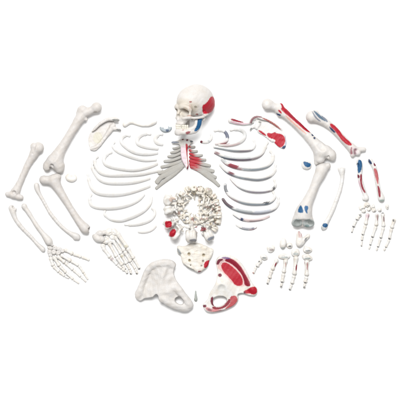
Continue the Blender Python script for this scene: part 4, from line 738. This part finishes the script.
digits(fr, cr, M_PALE, 305, ('metatarsal', 'phalanx'), gap=.5, marks={(0, 0): [(DRED, [(275.6, 262), (276.8, 262.6), (275.4, 267), (274, 266)], -.5)], (1, 0): [(BRICK, [(285, 262), (286, 262), (285.6, 267), (284.8, 266)], -.5, .6)], (2, 0): [(DRED, [(295.8, 264), (297.4, 265), (296.4, 271), (295, 270)], -.6)], (3, 0): [(DRED, [(306.4, 262), (307.6, 262), (307.4, 270), (306.2, 269)], -.6, .8), (DRED, [(303.4, 259), (304.6, 260), (304.4, 265), (303.2, 262)], -.6, .6)],
    (0, 1): mk(269.2, 278.6), (0, 2): mk(267.4, 283.4), (1, 1): mk(281.8, 282), (1, 2): mk(281, 286.4), (2, 1): mk(291.6, 284), (2, 2): mk(289.6, 289.4), (3, 1): mk(304.8, 282.6, rx=1.2), (3, 2): mk(304, 287), (4, 0): mk(258.6, 261.4, rx=1.4) + mk(255.6, 267, rx=1.8, ry=1.2), (4, 1): [(BRICK, ball(253, 273, 1), -.5, .7)]})
thread(fr, [c[0] for c in cr])

# ------------------------------------------------------------------ the table surface
me = bpy.data.meshes.new('floor'); h = 9
me.from_pydata([(-h, -h, 0), (h, -h, 0), (h, h, 0), (-h, h, 0)], [], [(0, 1, 2, 3)])
fo = bpy.data.objects.new('floor', me); COL.objects.link(fo); fo['kind'] = 'structure'; fo.location.z = -.0005
m = bpy.data.materials.new('white_studio_paper'); m.use_nodes = True; N = m.node_tree.nodes; Lk = m.node_tree.links
bs = N['Principled BSDF']; bs.inputs['Roughness'].default_value = .9; bs.inputs['Specular IOR Level'].default_value = .1
nz = N.new('ShaderNodeTexNoise'); nz.inputs['Scale'].default_value = 3; rp = N.new('ShaderNodeValToRGB')
rp.color_ramp.elements[0].color = (.94, .94, .938, 1); rp.color_ramp.elements[1].color = (.96, .96, .958, 1)
Lk.new(nz.outputs['Fac'], rp.inputs['Fac']); Lk.new(rp.outputs['Color'], bs.inputs['Base Color']); me.materials.append(m)

# ------------------------------------------------------------------ light and camera
w = bpy.data.worlds.new('World'); SC.world = w; w.use_nodes = True
w.node_tree.nodes['Background'].inputs['Color'].default_value = (1, 1, 1, 1); w.node_tree.nodes['Background'].inputs['Strength'].default_value = .47
def area(name, loc, size, power, aim=(0, 0, 0)):
    l = bpy.data.lights.new(name, 'AREA'); l.shape = 'RECTANGLE'; l.size, l.size_y = size; l.energy = power
    o = bpy.data.objects.new(name, l); COL.objects.link(o); o.location = loc
    o.rotation_euler = (Vector(aim) - Vector(loc)).to_track_quat('-Z', 'Y').to_euler(); return o
area('softbox', (-0.5, 2.9, 7.0), (3.6, 3.2), 920)
cd = bpy.data.cameras.new('camera'); cam = bpy.data.objects.new('camera', cd); COL.objects.link(cam)
D = 1400 * S; cam.location = (0, 0, D); cd.sensor_width = 36; cd.lens = 36 * 1400 / 400; cd.clip_end = 100; cd.clip_start = .1
SC.camera = cam
SC.view_settings.view_transform = 'Standard'; SC.view_settings.look = 'None'; SC.view_settings.exposure = 0; SC.view_settings.gamma = 1
